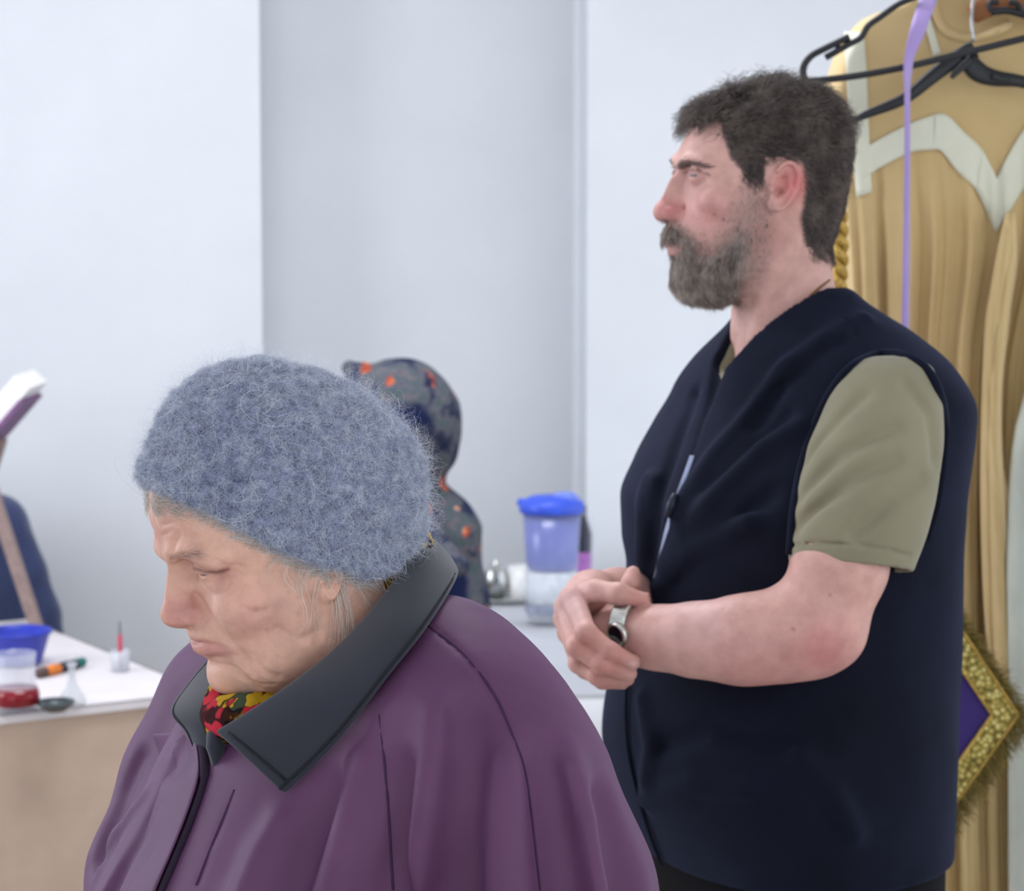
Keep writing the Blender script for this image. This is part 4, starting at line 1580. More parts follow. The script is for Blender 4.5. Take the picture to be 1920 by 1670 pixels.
# below the frame the coat falls straight to a hem above the shoes
lowv, lowf = polygonize(lambda p: smax(smax(coat0(p), p[:, 2] - zb - 12, 3), -CF.O[2] * 1000 + 180 - p[:, 2], 6), (-420, -360, -CF.O[2] * 1000 + 170), (420, 360, zb + 20), 14)
coat = mesh('coat', np.concatenate([gw, CF.world(lowv)]), np.concatenate([gf_, lowf + len(gv)]), COAT_M, woman)
coat['label'] = 'purple raglan coat with dark collar'
for s in (-1, 1):
    base = -CF.O[2] * 1000
    bt = lambda p, s=s: smax(smin(chain(p, [(-70, 80 * s, base + 45), (60, 80 * s, base + 42), (130, 80 * s, base + 34)], [44, 46, 36]), chain(p, [(-50, 80 * s, base + 60), (-50, 80 * s, base + 260)], [50, 54]), 30), base - p[:, 2], 4)
    xv, xf_ = polygonize(bt, (-130, 80 * s - 66, base - 8), (190, 80 * s + 66, base + 330), 8)
    mesh('boot', CF.world(xv), xf_, plain('boot_leather', (30, 26, 26), 0.5), woman)


# ------------------------------------------------------------------ collar
COLLAR_M = cloth('charcoal_collar_cloth', (47, 48, 58), 0.8, 1400, 0.06, 0.25)


def patch(name, A_, B_, mat, parent, nu=26, nv=9, bulge=0.008, th=0.0045, out=(0.1, -1, 0.35)):
    """cloth strip lofted between two edge polylines (world metres)"""
    a = smooth_line(A_, 6)
    b = smooth_line(B_, 6)
    f = lambda q, n: np.stack([np.interp(np.linspace(0, 1, n), np.linspace(0, 1, len(q)), q[:, i]) for i in range(3)], 1)
    a, b = f(a, nu), f(b, nu)
    out = np.array(out, float) / np.linalg.norm(out)
    G = np.zeros((nu, nv, 3))
    for j in range(nv):
        t = j / (nv - 1)
        G[:, j] = a * (1 - t) + b * t + out * bulge * 4 * t * (1 - t)
    V = G.reshape(-1, 3)
    F = [(i * nv + j, i * nv + j + 1, (i + 1) * nv + j + 1, (i + 1) * nv + j) for i in range(nu - 1) for j in range(nv - 1)]
    o = mesh(name, V, F, mat, parent)
    m = o.modifiers.new('solid', 'SOLIDIFY')
    m.thickness, m.offset = th, 0
    m = o.modifiers.new('sub', 'SUBSURF')
    m.levels = m.render_levels = 2
    return o, G


def on_coat(pts, off):
    """points on the coat seen at the pixels, lifted off along its normal (mm)"""
    q, ok = CF.march(coat_sdf, pts)
    alt = np.array([CQ(x, y, 1.95) for x, y in pts])
    q = np.where(ok[:, None], q, alt)
    return list(CF.world(q + grad(coat_sdf, q) * off))


# overlapping front edge, its dark gap, and the sewn seams
edge = [(374, 1378), (383, 1420), (383, 1466), (360, 1536), (334, 1600), (308, 1660), (280, 1730), (262, 1780)]
fa = on_coat(edge, 6.5)
fb = on_coat([(x - 95 + 30 * i / 7, y - 6) for i, (x, y) in enumerate(edge)], -4)
flap, _ = patch('front_flap', fa, fb, COAT_M, coat, 36, 9, 0.003, 0.003, (-0.5, -0.85, 0.15))
gap_in = on_coat([(x + 2, y) for x, y in edge], 1.5)
mesh('front_gap', *tube(smooth_line(gap_in, 5), [0.0045] * 10 + [0.0032] * 26, 8), plain('lining_gap_shade', (40, 28, 46), 0.9), coat)  # dark tube painting the lining and the shade inside the gap
SEAM_M = plain('purple_thread', (62, 38, 66), 0.9)
for k in (0, 1, 16):
    g_ = on_coat([tuple(q) for q in smooth_line(np.array(COAT_LINES[k][0], float), 4)], 0.2)
    mesh('seam', *tube(np.array(g_), 0.0011, 6), SEAM_M, coat)

inner = [(742, 1075, 2.13), (790, 1022, 2.09), (797, 1006, 2.035), (772, 1042, 1.965), (705, 1134, 1.905), (622, 1222, 1.872), (535, 1288, 1.858), (455, 1340, 1.858), (403, 1371, 1.862)]
inner = [P(*q) for q in inner]
o_px = [(852, 1104), (806, 1186), (742, 1272), (668, 1366), (606, 1434), (541, 1496)]
outer = [P(800, 1100, 2.17), P(832, 1044, 2.13), P(852, 1062, 2.06)] + on_coat(o_px, 7)
col_o, G = patch('collar', inner, outer, COLLAR_M, coat, 40, 11, 0.010)
STITCH = plain('collar_thread', (30, 31, 38), 0.9)
out_ = np.array([0.1, -1, 0.35]) / np.linalg.norm([0.1, -1, 0.35])
row = np.concatenate([G[10:, -2], G[-2:-1, ::-1][0][2:]])
mesh('collar_seam', *tube(G[10:, -2] * 0.75 + G[10:, -1] * 0.25 + out_ * 0.0028, 0.0012, 6), STITCH, col_o)
e_ = G[-2] * 0.8 + G[-3] * 0.2 + out_ * 0.0028
mesh('collar_seam', *tube(e_[1:-1], 0.0012, 6), STITCH, col_o)
fi = [P(446, 1262, 2.02), P(416, 1292, 1.975), P(410, 1335, 1.94), P(416, 1385, 1.918), P(402, 1438, 1.915)]
fo = [P(392, 1236, 2.06), P(352, 1286, 2.03), P(321, 1334, 1.985), P(352, 1372, 1.95), P(386, 1446, 1.925)]
far_c, G2 = patch('collar', fi, fo, COLLAR_M, coat, 26, 9, 0.006, 0.0045, (-0.5, -0.8, 0.2))
mesh('collar_seam', *tube(G2[:, -2] + np.array([-0.0014, -0.0024, 0.0006]), 0.0011, 6), STITCH, far_c)
mesh('collar_lining', *tube([P(398, 1372, 1.905), P(405, 1400, 1.90), P(404, 1435, 1.902)], [0.005, 0.008, 0.003], 10), COLLAR_M, coat)

# ------------------------------------------------------------------ flowered neck scarf
SCM = Mat('flowered_scarf', (60, 30, 30), 0.85, 0.15)
vo = SCM.n.new('ShaderNodeTexVoronoi')
vo.inputs['Scale'].default_value = 62
nz = SCM.n.new('ShaderNodeTexNoise')
nz.inputs['Scale'].default_value = 45
SCM.l.new(SCM.co, nz.inputs['Vector'])
va = SCM.n.new('ShaderNodeMix')
va.data_type = 'VECTOR'
va.inputs[0].default_value = 0.035
SCM.l.new(SCM.co, va.inputs[4])
SCM.l.new(nz.outputs['Color'], va.inputs[5])
SCM.l.new(va.outputs[1], vo.inputs['Vector'])
sep = SCM.n.new('ShaderNodeSeparateColor')
SCM.l.new(vo.outputs['Color'], sep.inputs[0])
r1 = SCM.ramp(sep.outputs[0], [(0.0, (70, 30, 24)), (0.22, (64, 30, 24)), (0.24, (190, 152, 34)), (0.64, (196, 164, 52)), (0.66, (196, 44, 62)), (0.86, (184, 40, 56)), (0.88, (60, 70, 50))])
SCM.n[-1].color_ramp.interpolation = 'CONSTANT'
r2 = SCM.ramp(vo.outputs['Distance'], [(0.0, (255, 255, 255)), (0.55, (235, 235, 235)), (0.66, (70, 40, 40)), (0.9, (60, 36, 36))])
SCM.base(SCM.mix(1.0, r1, r2, 'MULTIPLY'))
SCARF = [P(432, 1312, 1.945), P(424, 1345, 1.925), P(470, 1345, 1.90), P(540, 1335, 1.925), P(660, 1240, 1.955), P(735, 1130, 1.975), P(768, 1034, 2.0), P(748, 1046, 2.07), P(640, 1160, 2.10), P(500, 1270, 2.04)]
sl = smooth_line([CF.loc(q) for q in SCARF] + [CF.loc(SCARF[0])], 4)
scf = lambda p: chain(p, sl, 21) + 2.5 * noise3(p, 16, 77, 2)
xv, xf_ = polygonize(scf, sl.min(0) - 34, sl.max(0) + 34, 3.0)
mesh('scarf', CF.world(xv), xf_, SCM.m, woman)
bead = CF.world(CF.loc(P(781, 1001, 1.975)))
mesh('scarf_bobble', *lathe([(0.0001, -0.0045), (0.0032, -0.003), (0.0045, 0), (0.0032, 0.003), (0.0001, 0.0045)], bead, 14), plain('red_bobble', (205, 40, 60), 0.6), woman)
# ================================================================== person in the flowered headscarf, far behind
SM = Mat('paisley_shawl', (60, 66, 78), 0.85, 0.15)
n1_ = SM.noise(7, 2, 0.5)
n2_ = SM.noise(30, 3, 0.6)
pat = SM.ramp(SM.noise(26, 4, 0.55), [(0.30, (26, 34, 62)), (0.42, (60, 66, 82)), (0.49, (108, 106, 114)), (0.56, (80, 98, 98)), (0.64, (122, 112, 118)), (0.74, (56, 62, 78))])
zone = SM.ramp(n1_, [(0.38, (0, 0, 0)), (0.46, (230, 230, 230))])
base_ = SM.mix(zone, (24, 34, 70), pat)
flw = SM.ramp(SM.noise(21, 2, 0.4), [(0.63, (0, 0, 0)), (0.67, (255, 255, 255))])
base_ = SM.mix(flw, base_, SM.ramp(n2_, [(0.4, (150, 70, 50)), (0.55, (206, 110, 80)), (0.65, (214, 190, 160))]))
SM.base(base_)
BF = Frame(P(740, 800, 4.3), 0, 0)
BQ = lambda px, py, Y: BF.loc(P(px, py, Y))
grand = root('person', tuple(P(740, 1100, 4.3) * (1, 1, 0)), 'person in a dark paisley headscarf and shawl, half hidden behind the fuzzy hat', 'person')


def back_head(p):
    d = ell(p, BQ(742, 800, 4.3), (88, 74, 108))
    d = smin(d, ell(p, BQ(690, 850, 4.3), (52, 54, 70)), 20)
    d = smin(d, chain(p, [BQ(650, 830, 4.3), BQ(632, 858, 4.3)], [8, 12]), 8)
    return smin(d, chain(p, [BQ(755, 880, 4.3), BQ(770, 1000, 4.3)], [52, 58]), 24)


v_, f_ = polygonize(back_head, (-90, -100, -240), (150, 100, 130), 4)
mesh('body', BF.world(v_), f_, SKIN, grand, True, np.tile(lin(206, 164, 146)[:3], (len(v_), 1)))


def headscarf(p):
    d = ell(p, BQ(748, 792, 4.3), (112, 92, 116))
    d = smin(d, ell(p, BQ(785, 815, 4.3), (70, 80, 90)), 20)
    d = smin(d, chain(p, [BQ(802, 768, 4.3), BQ(808, 845, 4.3)], [50, 46]), 16)
    d = smin(d, chain(p, [BQ(668, 700, 4.3), BQ(655, 690, 4.3)], [26, 16]), 20)
    d = smin(d, chain(p, [BQ(790, 870, 4.3), BQ(800, 930, 4.3)], [40, 40]), 14)
    d = smin(d, chain(p, [BQ(740, 905, 4.3), BQ(770, 930, 4.3)], [58, 56]), 14)
    d = d + 3.5 * noise3(p, 45, 31, 2)
    face = ell(p, BQ(640, 850, 4.3), (62, 66, 118))
    return smax(d, -face, 6)


v_, f_ = polygonize(headscarf, (-150, -130, -180), (170, 130, 170), 3.6)
mesh('headscarf', BF.world(v_), f_, SM.m, grand)


def shawl(p):
    d = chain(p, [BQ(800, 925, 4.3), BQ(812, 1000, 4.3), BQ(800, 1180, 4.3)], [34, 82, 122], 30)
    d = smin(d, chain(p, [BQ(730, 960, 4.3), BQ(720, 1180, 4.3)], [70, 120]), 30)
    d = smin(d, chain(p, [BQ(780, 960, 4.22), BQ(860, 1060, 4.14)], [20, 18]), 30)
    return d + 6 * noise3(p, 60, 33, 2)


v_, f_ = polygonize(lambda p: smax(shawl(p), BQ(740, 1185, 4.3)[2] - p[:, 2], 10), (-280, -190, -400), (230, 220, -60), 5)
mesh('shawl', BF.world(v_), f_, SM.m, grand)


def back_coat(p):
    z0 = -BF.O[2] * 1000 + 90
    d = chain(p, [BQ(770, 1060, 4.3), BQ(735, 1300, 4.3), np.array([BQ(730, 1300, 4.3)[0], 0, z0 + 60])], [95, 112, 125], 30)
    y = np.stack([p[:, 0], np.abs(p[:, 1]), p[:, 2]], 1)
    s0 = BQ(775, 1040, 4.3)
    d = smin(d, chain(y, [(s0[0], 118, s0[2] - 20), (s0[0] - 14, 160, s0[2] - 190), (s0[0] + 20, 150, s0[2] - 300), (s0[0] + 130, 90, s0[2] - 320)], [44, 44, 40, 32], 20), 24)
    return smax(d, z0 - p[:, 2], 8)


v_, f_ = polygonize(back_coat, (-300, -240, -BF.O[2] * 1000 + 70), (240, 240, -170), 9)
mesh('coat', BF.world(v_), f_, cloth('navy_coat_cloth', (34, 44, 76)), grand)
for s in (-1, 1):
    bz = -BF.O[2] * 1000
    c0 = BQ(730, 1300, 4.3)
    bt = lambda p, s=s: smax(chain(p, [(c0[0] - 60, 60 * s, bz + 42), (c0[0] + 110, 60 * s, bz + 38)], [42, 36]), bz - p[:, 2], 4)
    xv, xf_ = polygonize(smb := (lambda p, s=s: smin(bt(p), chain(p, [(c0[0] - 50, 60 * s, bz + 50), (c0[0] - 50, 60 * s, bz + 160)], [40, 40]), 20)), (c0[0] - 120, 60 * s - 60, bz - 8), (c0[0] + 170, 60 * s + 60, bz + 220), 9)
    mesh('boot', BF.world(xv), xf_, plain('black_boot', (28, 26, 28), 0.5), grand)
# ================================================================== vestments on the clothes rail
RY = 3.25
BLACK_PL = plain('black_plastic', (26, 28, 33), 0.42, 0.45, 0, 0.1)
STEEL2 = plain('steel', (190, 192, 195), 0.3, 0.5, 0.9)
rack = root('clothes_rack', tuple(P(1800, -90, RY + 0.02) * (1, 1, 0)), 'steel clothes rail holding the robes, above the picture edge', 'clothes rack')
r0, r1 = P(1600, -95, RY + 0.02), P(2250, -95, RY + 0.02)
r1[2] = r0[2]
mesh('rail', *tube([r0, r1], 0.013, 14), STEEL2, rack)
for px in (1760, 2235):
    q = P(px, -95, RY + 0.02)
    b = np.array([q[0], q[1] + 0.13, r0[2]])
    mesh('post', *tube([(b[0], b[1], 0.02), (b[0], b[1], r0[2] - 0.02), (b[0], q[1] + 0.08, r0[2]), (q[0], q[1], r0[2])], 0.012, 12), STEEL2, rack)
    mesh('foot', *tube([(b[0], b[1] - 0.15, 0.015), (b[0], b[1] + 0.2, 0.015)], 0.014, 10), STEEL2, rack)

# ---- the ochre robe: a pleated sheet with front and back
L_ = spl([-60, 0, 40, 110, 200, 350, 480, 900, 1400, 1900, 2900], [1752, 1700, 1612, 1562, 1541, 1546, 1556, 1590, 1604, 1610, 1612], 600)
R_r = spl([-60, 0, 60, 200, 420, 700, 1000, 1400, 1900, 2900], [1860, 1900, 1985, 2040, 2060, 1995, 1975, 1975, 1985, 1990], 600)
prng = np.random.default_rng(12)
PL = [(prng.uniform(0, 6.28), prng.uniform(0.8, 1.2)) for _ in range(4)]


def robe_depth(u, py):
    """pleat relief in metres, positive towards the viewer"""
    w = np.clip((py - 270) / 240, 0, 1)
    a = np.sin(u * 46 + PL[0][0] + 0.5 * np.sin(py / 300)) + 0.6 * np.sin(u * 83 + PL[1][0] + 0.4 * np.sin(py / 210 + 1)) + 0.35 * np.sin(u * 141 + PL[2][0])
    big = 0.6 * np.sin(u * 17 + PL[3][0])
    return 0.0085 * w * a + 0.012 * w * big + 0.003 * np.sin(u * 9 + py / 90)


def robe_pt(px, py, off=0.0, back=0.0):
    l, r = float(L_(py)), float(R_r(py))
    u = (px - l) / (r - l)
    e = 1 - abs(2 * u - 1)
    edge = 0.055 * (1 - min(1, e / 0.16)) ** 2
    y = RY - float(robe_depth(np.array(u), np.array(py))) + edge - off - 0.03
    return P(px, py, y + back)


ROBE_M = Mat('ochre_robe_cloth', (214, 184, 128), 0.75, 0.2)
ROBE_M.base(ROBE_M.ramp(ROBE_M.noise(5, 4), [(0.3, (208, 178, 124)), (0.7, (222, 194, 143))]))
ROBE_M.bump(ROBE_M.noise(900, 2, stretch=None), 0.2, 0.0006)
ROBE_M.set(Sheen_Weight=0.2)
ROBE_M = ROBE_M.m
robe = root('robe', tuple(P(1790, 800, RY) * (1, 1, 0)), 'pleated ochre church robe with cream bands on a broad black hanger', 'robe')
NU, pys = 150, np.concatenate([np.linspace(-40, 520, 60), np.linspace(545, 2850, 46)])
G = np.array([[robe_pt(L_(py) + (R_r(py) - L_(py)) * i / (NU - 1), py) for i in range(NU)] for py in pys])
nv = len(pys)
V = G.reshape(-1, 3)
Bk = G + np.array([0, 0.07, 0]) * np.minimum(1, np.linspace(0, 1, NU)[None, :, None] * 8) * np.minimum(1, (1 - np.linspace(0, 1, NU))[None, :, None] * 8)
V = np.concatenate([V, Bk.reshape(-1, 3)])
F = [(j * NU + i, j * NU + i + 1, (j + 1) * NU + i + 1, (j + 1) * NU + i) for j in range(nv - 1) for i in range(NU - 1)]
o_ = NU * nv
F += [tuple(o_ + k for k in q[::-1]) for q in F]
V[:, 2] = np.maximum(V[:, 2], 0.06)
mesh('robe_cloth', V, F, ROBE_M, robe)
CREAM = cloth('cream_ribbon', (228, 227, 206), 0.7, 900, 0.04, 0.2)


def band(A_px, B_px, mat=CREAM, off=0.004, parent=robe, fn=robe_pt, n=30):
    a, b = smooth_line(np.array(A_px, float), 6), smooth_line(np.array(B_px, float), 6)
    f = lambda q: np.stack([np.interp(np.linspace(0, 1, n), np.linspace(0, 1, len(q)), q[:, i]) for i in range(2)], 1)
    a, b = f(a), f(b)
    m = 9
    V = [fn(*(a[i] * (1 - j / (m - 1)) + b[i] * j / (m - 1)), off) for i in range(n) for j in range(m)]
    F = [(i * m + j, i * m + j + 1, (i + 1) * m + j + 1, (i + 1) * m + j) for i in range(n - 1) for j in range(m - 1)]
    o = mesh('ribbon_band', V, F, mat, parent)
    md = o.modifiers.new('solid', 'SOLIDIFY')
    md.thickness, md.offset = 0.0015, 0
    return o


band([(1583, 60), (1588, 160), (1595, 243), (1606, 370)], [(1620, 60), (1626, 160), (1629, 243), (1634, 360)])
band([(1625, 275), (1665, 252), (1710, 230), (1754, 214)], [(1617, 335), (1665, 306), (1710, 285), (1752, 280)])
band([(1752, 214), (1776, 216), (1808, 248), (1842, 282), (1870, 338)], [(1748, 280), (1766, 284), (1796, 322), (1832, 358), (1866, 436)])
band([(1866, 436), (1900, 384), (1930, 340), (1980, 280)], [(1868, 336), (1890, 292), (1915, 250), (1960, 190)])
band([(1832, 352), (1848, 380), (1866, 436)], [(1842, 284), (1856, 308), (1871, 338)], off=0.005)
band([(1720, 0), (1732, 40), (1750, 105)], [(1732, -8), (1746, 40), (1764, 100)])
# neckline
nk = [robe_pt(px, py, 0.004) for px, py in ((1752, -20), (1756, 30), (1780, 62), (1830, 70), (1890, 46), (1925, 0))]
mesh('neckline', *tube(smooth_line(nk, 6), 0.006, 8), ROBE_M, robe)
# hanging sleeve on the right-hand side
sl_l = spl([400, 500, 640, 900, 1160, 1340], [1893, 1868, 1852, 1846, 1852, 1862])
sl_r = spl([400, 480, 570, 760, 980, 1340], [1896, 1900, 1889, 1874, 1890, 1930])
Vs, Fs = [], []
rowp = np.linspace(400, 1340, 40)
for py in rowp:
    for i in range(18):
        t = i / 17
        px = sl_l(py) * (1 - t) + sl_r(py) * t
        Vs.append(P(px, py, RY - 0.065 - 0.022 * math.sin(math.pi * t) - 0.006 * math.sin(t * 14 + py / 150)))
Fs = [(j * 18 + i, j * 18 + i + 1, (j + 1) * 18 + i + 1, (j + 1) * 18 + i) for j in range(39) for i in range(17)]
so = mesh('sleeve', Vs, Fs, ROBE_M, robe)
so.modifiers.new('solid', 'SOLIDIFY').thickness = 0.006

# ---- the pale robe at the right-hand edge, in front of the ochre one
pale = root('robe', tuple(P(1990, 900, RY - 0.1) * (1, 1, 0)), 'pale grey robe just showing at the edge beside the ochre robe', 'robe')
PALE_M = cloth('pale_grey_cloth', (196, 200, 188), 0.8)
pl_l = spl([-40, 150, 300, 500, 700, 820, 900, 1100, 1400, 2850], [2060, 2045, 2030, 1975, 1938, 1906, 1898, 1890, 1896, 1900])
Vs = []
rowp = np.linspace(-40, 2850, 70)
for py in rowp:
    for i in range(40):
        t = i / 39
        px = float(pl_l(py)) * (1 - t) + (2120 - 60 * (py < 60)) * t
        Vs.append(P(px, py, RY - 0.125 - 0.010 * math.sin(t * 20 + 0.5 * math.sin(py / 260)) + 0.03 * (1 - t) ** 4))
Fs = [(j * 40 + i, j * 40 + i + 1, (j + 1) * 40 + i + 1, (j + 1) * 40 + i) for j in range(69) for i in range(39)]
Vs = np.array(Vs)
Vs[:, 2] = np.maximum(Vs[:, 2], 0.06)
po = mesh('robe_cloth', Vs, Fs, PALE_M, pale)
po.modifiers.new('solid', 'SOLIDIFY').thickness = 0.005

# ---- hangers
h1 = root('clothes_hanger', tuple(P(1700, 60, 3.12)), 'thin black plastic hanger with notched arms, in front of the robe', 'hanger', 'clothes hangers on the rail')
Yh = 3.13
pt = lambda L, Y=Yh: smooth_line([P(a, b, Y) for a, b in L], 6)
mesh('bar', *tube(pt([(1512, 153), (1600, 143), (1700, 125), (1800, 101), (1920, 72), (2010, 50)]), 0.0047, 10), BLACK_PL, h1)
mesh('arm', *tube(pt([(1512, 153), (1506, 140), (1508, 122), (1522, 104), (1548, 90), (1592, 69)]), [0.0048] * 31, 10), BLACK_PL, h1)
mesh('arm', *tube(pt([(1548, 108), (1566, 98), (1590, 84), (1614, 70), (1628, 48), (1650, 32), (1678, 12), (1702, 0), (1760, -22), (1830, -44)]), 0.0044, 10), BLACK_PL, h1)
mesh('notch', *tube(pt([(1570, 84), (1573, 96)]), 0.0038, 8), BLACK_PL, h1)
mesh('arm', *tube(pt([(1830, -44), (1900, -20), (1990, 30), (2016, 44), (2010, 50)]), 0.0046, 10), BLACK_PL, h1)
hk = P(1830, -44, Yh)
mesh('hook', *tube(smooth_line([hk, hk + (0, 0.03, 0.03), hk + (0, 0.10, 0.045), (hk[0], RY + 0.02, r0[2] + 0.017), (hk[0], RY + 0.05, r0[2])], 5), 0.003, 8), STEEL2, h1)
h2 = root('clothes_hanger', tuple(P(1800, 110, 3.18)), 'broad black plastic hanger carrying the ochre robe', 'hanger', 'clothes hangers on the rail')
Y2 = RY - 0.075


def slab_path(pts, wid, th, Y, name, parent):
    c = smooth_line([P(a, b, Y) for a, b in pts], 5)
    n = len(c)
    w = np.interp(np.linspace(0, 1, n), np.linspace(0, 1, len(wid)), wid) * Y / FPX
    V = []
    for i in range(n):
        t = c[min(i + 1, n - 1)] - c[max(i - 1, 0)]
        t /= np.linalg.norm(t)
        nn = np.array([-t[2], 0, t[0]])
        if nn[2] < 0:
            nn = -nn
        for a, b in ((-0.5, -0.35), (-0.35, -0.5), (0.35, -0.5), (0.5, -0.35), (0.5, 0.35), (0.35, 0.5), (-0.35, 0.5), (-0.5, 0.35)):
            V.append(c[i] + nn * w[i] * a + np.array([0, th * b, 0]))
    F = [(i * 8 + k, i * 8 + (k + 1) % 8, (i + 1) * 8 + (k + 1) % 8, (i + 1) * 8 + k) for i in range(n - 1) for k in range(8)]
    F += [tuple(range(8)), tuple((n - 1) * 8 + k for k in range(8))[::-1]]
    return mesh(name, V, F, BLACK_PL, parent)


slab_path([(1588, 232), (1625, 214), (1672, 196), (1706, 178), (1750, 142), (1790, 112), (1826, 92)], [8, 16, 20, 22, 26, 30, 34], 0.016, Y2, 'arm', h2)
slab_path([(1806, 98), (1830, 132), (1862, 146), (1910, 152), (1960, 166), (2020, 196)], [30, 36, 30, 22, 20, 12], 0.016, Y2, 'arm', h2)
slab_path([(1784, 146), (1792, 136), (1806, 124), (1822, 108)], [8, 12, 14, 14], 0.008, Y2 - 0.011, 'clip', h2)
slab_path([(1860, 142), (1878, 148), (1892, 150)], [12, 12, 8], 0.008, Y2 - 0.011, 'clip', h2)
hk = P(1826, 78, Y2)
mesh('hook', *tube(smooth_line([hk, P(1822, 40, Y2), P(1824, 0, Y2 + 0.01), (P(1824, 0, RY)[0], RY - 0.01, r0[2] + 0.004), (P(1824, 0, RY)[0], RY + 0.02, r0[2] + 0.016), (P(1824, 0, RY)[0], RY + 0.05, r0[2])], 5), 0.0022, 8), STEEL2, h2)
h3 = root('clothes_hanger', tuple(P(1900, 10, 3.3)), 'black hanger with square clips in the upper corner, behind the others', 'hanger', 'clothes hangers on the rail')
Y3 = RY - 0.10
mesh('bar', *tube(pt([(1858, 22), (1890, 20), (1930, 30), (1990, 48)], Y3), 0.005, 8), BLACK_PL, h3)
mesh('clip', *tube(pt([(1858, 22), (1856, 6), (1872, 4)], Y3), 0.004, 8), BLACK_PL, h3)
mesh('clip', *tube(pt([(1892, 4), (1908, 8), (1916, 26)], Y3), 0.004, 8), BLACK_PL, h3)
hk = P(1990, 48, Y3)
mesh('hook', *tube(smooth_line([hk, hk + (0.01, 0.01, 0.06), (hk[0], RY, r0[2] + 0.01), (hk[0], RY + 0.05, r0[2] + 0.004)], 5), 0.0026, 8), STEEL2, h3)
# wooden hanger top glimpsed behind
h4 = root('clothes_hanger', tuple(P(1880, 15, RY)), 'brown wooden hanger behind the robe neckline', 'hanger', 'clothes hangers on the rail')
mesh('shoulder', *tube(pt([(1820, 28), (1850, 14), (1885, 4), (1930, 14), (1990, 40)], RY - 0.055), [0.008] + [0.014] * 22 + [0.008] * 2, 10), plain('brown_wood', (150, 96, 60), 0.5), h4)
hk = P(1885, -4, RY - 0.055)
mesh('hook', *tube(smooth_line([hk, (hk[0], RY - 0.02, r0[2] - 0.02), (hk[0], RY - 0.01, r0[2] + 0.01), (hk[0], RY + 0.04, r0[2] + 0.014)], 5), 0.0022, 8), STEEL2, h4)

# ---- lilac ribbon
LIL = cloth('lilac_satin', (176, 152, 212), 0.45, 1200, 0.04, 0.4)
rib_c = spl([-104, -60, 0, 60, 120, 160, 220, 400, 700, 900, 1030], [1792, 1770, 1741, 1720, 1703, 1701, 1701, 1700, 1697, 1697, 1700])
rib_w = spl([-60, 0, 60, 112, 132, 170, 230, 400, 700, 900, 1030], [36, 34, 30, 19, 18, 13, 11, 12, 15, 15, 15])
rib_a = spl([-60, 60, 120, 160, 240, 900], [0.1, 0.15, 0.6, 0.9, 0.5, 0.4])
Vs = []
rowp = np.linspace(-104, 1030, 100)
for py in rowp:
    Yr = 3.10 + 0.165 * max(0.0, (60 - py) / 164) ** 1.5
    q = P(rib_c(py), py, Yr)
    w = float(rib_w(py)) * Yr / FPX / 2
    a = float(rib_a(py))
    d = np.array([math.cos(a), math.sin(a), 0]) * w / max(0.35, math.cos(a))
    for k in (-1, -0.5, 0, 0.5, 1):
        Vs.append(q + d * k + np.array([0, 0.0012 * k * k, 0]))
Fs = [(j * 5 + i, j * 5 + i + 1, (j + 1) * 5 + i + 1, (j + 1) * 5 + i) for j in range(99) for i in range(4)]
ro = mesh('ribbon', Vs, Fs, LIL)
tag(ro, 'narrow lilac ribbon hanging down in front of the ochre robe', 'ribbon')
ro.modifiers.new('solid', 'SOLIDIFY').thickness = 0.0008

# ---- gold cord beside the robe
GOLDC = plain('gold_cord', (196, 160, 78), 0.45, 0.5, 0.3, 0.2, 200)
cordp = root('gold_cord', tuple(P(1572, 480, 3.16)), 'twisted gold cord hanging behind the neck of the bearded person', 'cord')
for k in (0, 1):
    L = []
    for i in range(60):
        t = i / 59
        py = 380 + 260 * t
        a = t * 30 + math.pi * k
        L.append(P(1572 + 3 * math.sin(t * 5), py, 3.16) + np.array([0.006 * math.cos(a), 0.006 * math.sin(a), 0]))
    mesh('strand', *tube(L, 0.006, 8), GOLDC, cordp)

# ---- diamond-shaped purple cloth with gold border (hung by its corner)
PAL = root('vestment_cloth', tuple(P(1705, 1340, 3.10)), 'diamond-shaped purple cloth with gold brocade border and fringe', 'vestment')
Yp = 3.11
cxp, cyp, hw, hh = 1700, 1338, 218, 322
sc = Yp / FPX
Cp = P(cxp, cyp, Yp)
dv = lambda a, b, y=0.0: Cp + np.array([a * sc, y, b * sc])
PURP = cloth('purple_velvet', (62, 44, 112), 0.8, 800, 0.08, 0.5)
q4 = [(hw, 0), (0, hh), (-hw, 0), (0, -hh)]
mesh('cloth_panel', [dv(a * 0.74, b * 0.74, y) for y in (-0.004, 0.004) for a, b in q4], [(0, 1, 2, 3), (7, 6, 5, 4), (0, 4, 5, 1), (1, 5, 6, 2), (2, 6, 7, 3), (3, 7, 4, 0)], PURP, PAL, False)
BROC = Mat('gold_brocade', (176, 156, 72), 0.4, 0.5, 0.45)
vb = BROC.n.new('ShaderNodeTexVoronoi')
vb.inputs['Scale'].default_value = 140
BROC.l.new(BROC.co, vb.inputs['Vector'])
BROC.base(BROC.ramp(vb.outputs['Distance'], [(0.1, (226, 214, 150)), (0.45, (170, 150, 66)), (0.8, (96, 82, 30))]))
BROC.bump(vb.outputs['Distance'], 0.6, 0.003)
